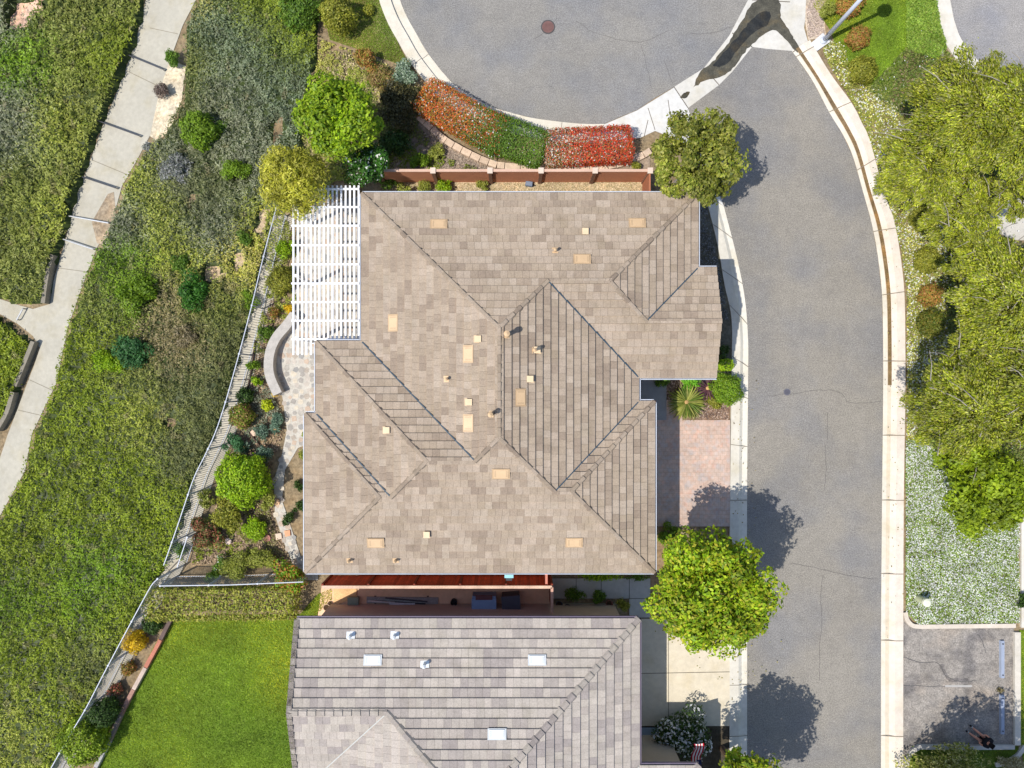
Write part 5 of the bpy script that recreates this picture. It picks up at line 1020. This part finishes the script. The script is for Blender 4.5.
# blue meter on gravel
b = P(529, 184, .15); mb = MB(); mb.box(b[0], b[1], .02, .34, .22, .2, S(110, 124, 146), -.15); mb.box(b[0], b[1], .22, .3, .18, .03, S(130, 144, 166), -.15); mb.tube([(b[0] + .12, b[1], .1), (b[0] + .3, b[1] - .05, .05)], .03, S(60, 64, 70), 6); tag(mb.build('meter_box', PAINT), 'blue grey box on the gravel behind the brown fence', 'box')
# bench, flag
b = P(657, 757, .5); rt = root('garden_chair', 'white garden chair beside the flag and the rose bush', 'chair', (b[0], b[1], .05)); WCH = S(226, 226, 220)
mb = MB(); 
for i in range(5): mb.box(b[0] - .2 + i * .1, b[1], .45, .085, .46, .03, WCH)
mb.build('seat', WOOD, rt)
mb = MB()
for i in range(5): mb.box(b[0] - .2 + i * .1, b[1] + .26, .48, .07, .03, .5, WCH, 0)
mb.box(b[0], b[1] + .27, .93, .52, .05, .06, WCH); mb.build('backrest', WOOD, rt)
for sx in (-1, 1):
    mb = MB(); mb.box(b[0] + sx * .27, b[1] - .02, .62, .07, .5, .03, WCH); mb.build('armrest', WOOD, rt)
    for sy in (-1, 1): mb = MB(); mb.box(b[0] + sx * .24, b[1] + sy * .21, .05, .05, .05, .57 if sy < 0 else .42, WCH); mb.build('leg', WOOD, rt)
b = P(672, 772, 2.2); rt = root('flag', 'small striped flag on a white pole beside the rose bush', 'flag', (b[0], b[1], 2.2)); tip = P(699, 766, 2.7)
mb = MB(); t0 = P(676, 761, 2.2); tip = P(700, 768.5, 2.9); mb.tube([t0, tip], .018, S(226, 226, 226), 8); mb.build('pole', PAINT, rt)
# cloth hangs from the pole: thirteen stripes and a blue canton, folded
f0 = P(696.5, 742, 2.6); f1 = P(690, 770, 2.6); mb = MB(); W_ = .42; n = 7
top_a = P(694, 744, 2.75); bot_a = P(690, 769, 2.1); ax = (bot_a - top_a); wd = np.array([.40, .10, .14])
for i in range(n):
    c = S(190, 30, 56, .8) if i % 2 == 0 else S(244, 240, 240, .85)
    for s in range(6):
        t0_, t1_ = s / 6, (s + 1) / 6
        def pt(u, w): return top_a + ax * w + wd * u + np.array([.05 * math.sin(w * 9), 0, .04 * math.sin(w * 12 + u * 4)])
        cc = S(40, 60, 120) if (i > 3 and s > 3) else c
        mb.face([pt(i / n, t0_), pt((i + 1) / n, t0_), pt((i + 1) / n, t1_), pt(i / n, t1_)], cc)
mb.build('cloth', CLOTH, rt)
b = P(650, 748, .3); mb = MB(); mb.tube([(b[0] - .1, b[1] - .15, .1), (b[0], b[1] + .1, .35), (b[0] + .15, b[1] + .2, .3)], [.08, .1, .05], S(70, 74, 96), 8); mb.box(b[0], b[1] - .1, .04, .3, .3, .12, S(60, 60, 80), .4); tag(mb.build('garden_ornament', STUC), 'dark small ornament left of the white chair', 'ornament')
mb = MB(); mb.slab([tuple(P(x, y) * [1, 1, 0] + [0, 0, .13]) for x, y in ((640, 727), (658, 727), (658, 747), (640, 747))][::-1], .1, S(176, 196, 216, .7)); struct('door_step', mb, CONC)

# =====================================================================
#                             PERSON
# =====================================================================
def skin_obj(name, joints, edges, mt, col, parent, org, sub=2):
    me = bpy.data.meshes.new(name); me.from_pydata([tuple(np.array(j[:3]) - org) for j in joints], edges, []); o = bpy.data.objects.new(name, me); COL.objects.link(o)
    m = o.modifiers.new('skin', 'SKIN'); m.use_smooth_shade = True
    for i, j in enumerate(joints): sv = me.skin_vertices[0].data[i]; sv.radius = (j[3], j[3] if len(j) < 5 else j[4]); sv.use_root = (i == 0)
    s = o.modifiers.new('sub', 'SUBSURF'); s.levels = sub; s.render_levels = sub
    dg = bpy.context.evaluated_depsgraph_get(); ev = o.evaluated_get(dg); m2 = bpy.data.meshes.new_from_object(ev); bpy.data.objects.remove(o)
    m2.name = name; a = m2.attributes.new('col', 'FLOAT_VECTOR', 'FACE'); a.data.foreach_set('vector', np.tile(np.array(col, np.float32), len(m2.polygons)))
    m2.materials.clear(); m2.materials.append(mt); o = bpy.data.objects.new(name, m2); COL.objects.link(o)
    if parent: o.parent = parent
    return o
pel = P(984.5, 740.5, .24); fwd = np.array([-.80, .60, 0]); sid = np.array([.60, .80, 0])         # facing up-left in the picture
def J(f, s, z, r, r2=None): q = pel * [1, 1, 0] + fwd * f + sid * s + [0, 0, z]; return (q[0], q[1], q[2], r) if r2 is None else (q[0], q[1], q[2], r, r2)
rp = root('person', 'person in black shirt and shorts sitting on the parking bay kerb with legs stretched out', 'person', (pel[0], pel[1], .13)); og = ORG[rp.name]
jt = [J(0, 0, .26, .11), J(.05, 0, .40, .09), J(.12, 0, .57, .09), J(.17, 0, .70, .055), J(.21, 0, .79, .052), J(.25, 0, .88, .085), J(.26, 0, .95, .082)]
ed = [(0, 1), (1, 2), (2, 3), (3, 4), (4, 5), (5, 6)]
for s in (-1, 1):
    n = len(jt); jt += [J(.06, s * .1, .25, .095), J(.25, s * .12, .33, .078), J(.44, s * .13, .40, .058), J(.60, s * .14, .24, .052), J(.76, s * .15, .09, .036), J(.80, s * .155, .07, .034)]
    ed += [(0, n), (n, n + 1), (n + 1, n + 2), (n + 2, n + 3), (n + 3, n + 4), (n + 4, n + 5)]
    n = len(jt); jt += [J(.15, s * .17, .66, .058), J(.20, s * .25, .52, .045), J(.27, s * .24, .42, .038), J(.38, s * .17, .47, .030), J(.44, s * .13, .475, .028), J(.49, s * .12, .47, .022)]
    ed += [(3, n), (n, n + 1), (n + 1, n + 2), (n + 2, n + 3), (n + 3, n + 4), (n + 4, n + 5)]
body = skin_obj('body', jt, ed, SKIN, S(224, 160, 134), rp, og)
# shirt, shorts, shoes, hair, fingers follow the same joints
jt = [J(-.02, 0, .27, .19), J(.04, 0, .40, .19), J(.12, 0, .58, .22), J(.165, 0, .70, .16), J(.19, 0, .765, .10)]; ed = [(0, 1), (1, 2), (2, 3), (3, 4)]
for s in (-1, 1): n = len(jt); jt += [J(.15, s * .17, .65, .10), J(.19, s * .235, .55, .085)]; ed += [(3, n), (n, n + 1)]
skin_obj('shirt', jt, ed, CLOTH, S(34, 34, 40, .8), rp, og)
jt = [J(-.01, 0, .24, .16)]; ed = []
for s in (-1, 1): n = len(jt); jt += [J(.07, s * .1, .255, .115), J(.26, s * .12, .335, .095)]; ed += [(0, n), (n, n + 1)]
skin_obj('shorts', jt, ed, CLOTH, S(30, 30, 36, .8), rp, og)
for s in (-1, 1):
    skin_obj('shoe', [J(.78, s * .15, .06, .05), J(.84, s * .16, .10, .048), J(.87, s * .17, .17, .042), J(.88, s * .17, .22, .03)], [(0, 1), (1, 2), (2, 3)], CLOTH, S(40, 44, 50), rp, og)
    skin_obj('sock', [J(.71, s * .147, .14, .05), J(.76, s * .15, .09, .047)], [(0, 1)], CLOTH, S(170, 216, 220), rp, og)
    for k_ in range(5):
        o_ = (k_ - 1.5) * .018; L = (.07, .08, .085, .075, .05)[k_]
        if k_ < 4: skin_obj('finger', [J(.485, s * .12 + o_, .475, .011), J(.485 + L * .5, s * .12 + o_ * 1.1, .47, .010), J(.485 + L, s * .12 + o_ * 1.15, .44, .008)], [(0, 1), (1, 2)], SKIN, S(224, 160, 134), rp, og, 1)
        else: skin_obj('thumb', [J(.45, s * .10, .475, .012), J(.475, s * .075, .47, .011), J(.50, s * .065, .455, .009)], [(0, 1), (1, 2)], SKIN, S(224, 160, 134), rp, og, 1)
hj = [J(.225, 0, .93, .115), J(.235, 0, .985, .115), J(.19, 0, .92, .105)]
skin_obj('hair', hj, [(0, 1), (0, 2)], CLOTH, S(40, 32, 28), rp, og)
mb = MB(); q = J(.335, 0, .91, 0)[:3]; mb.tube([q, np.array(q) + fwd * .03 - [0, 0, .02]], [.012, .016], S(224, 150, 124), 6)
for s in (-1, 1): e = np.array(J(.325, s * .035, .935, 0)[:3]); mb.tube([e, e + fwd * .008], .011, S(40, 34, 30), 8)
m_ = np.array(J(.32, 0, .87, 0)[:3]); mb.tube([m_ - sid * .025, m_ + sid * .025], .007, S(170, 90, 84), 6)
for s in (-1, 1): e = np.array(J(.25, s * .088, .92, 0)[:3]); mb.tube([e - [0, 0, .03], e + [0, 0, .025]], [.01, .016], S(216, 150, 126), 6)
mb.build('face', SKIN, rp)
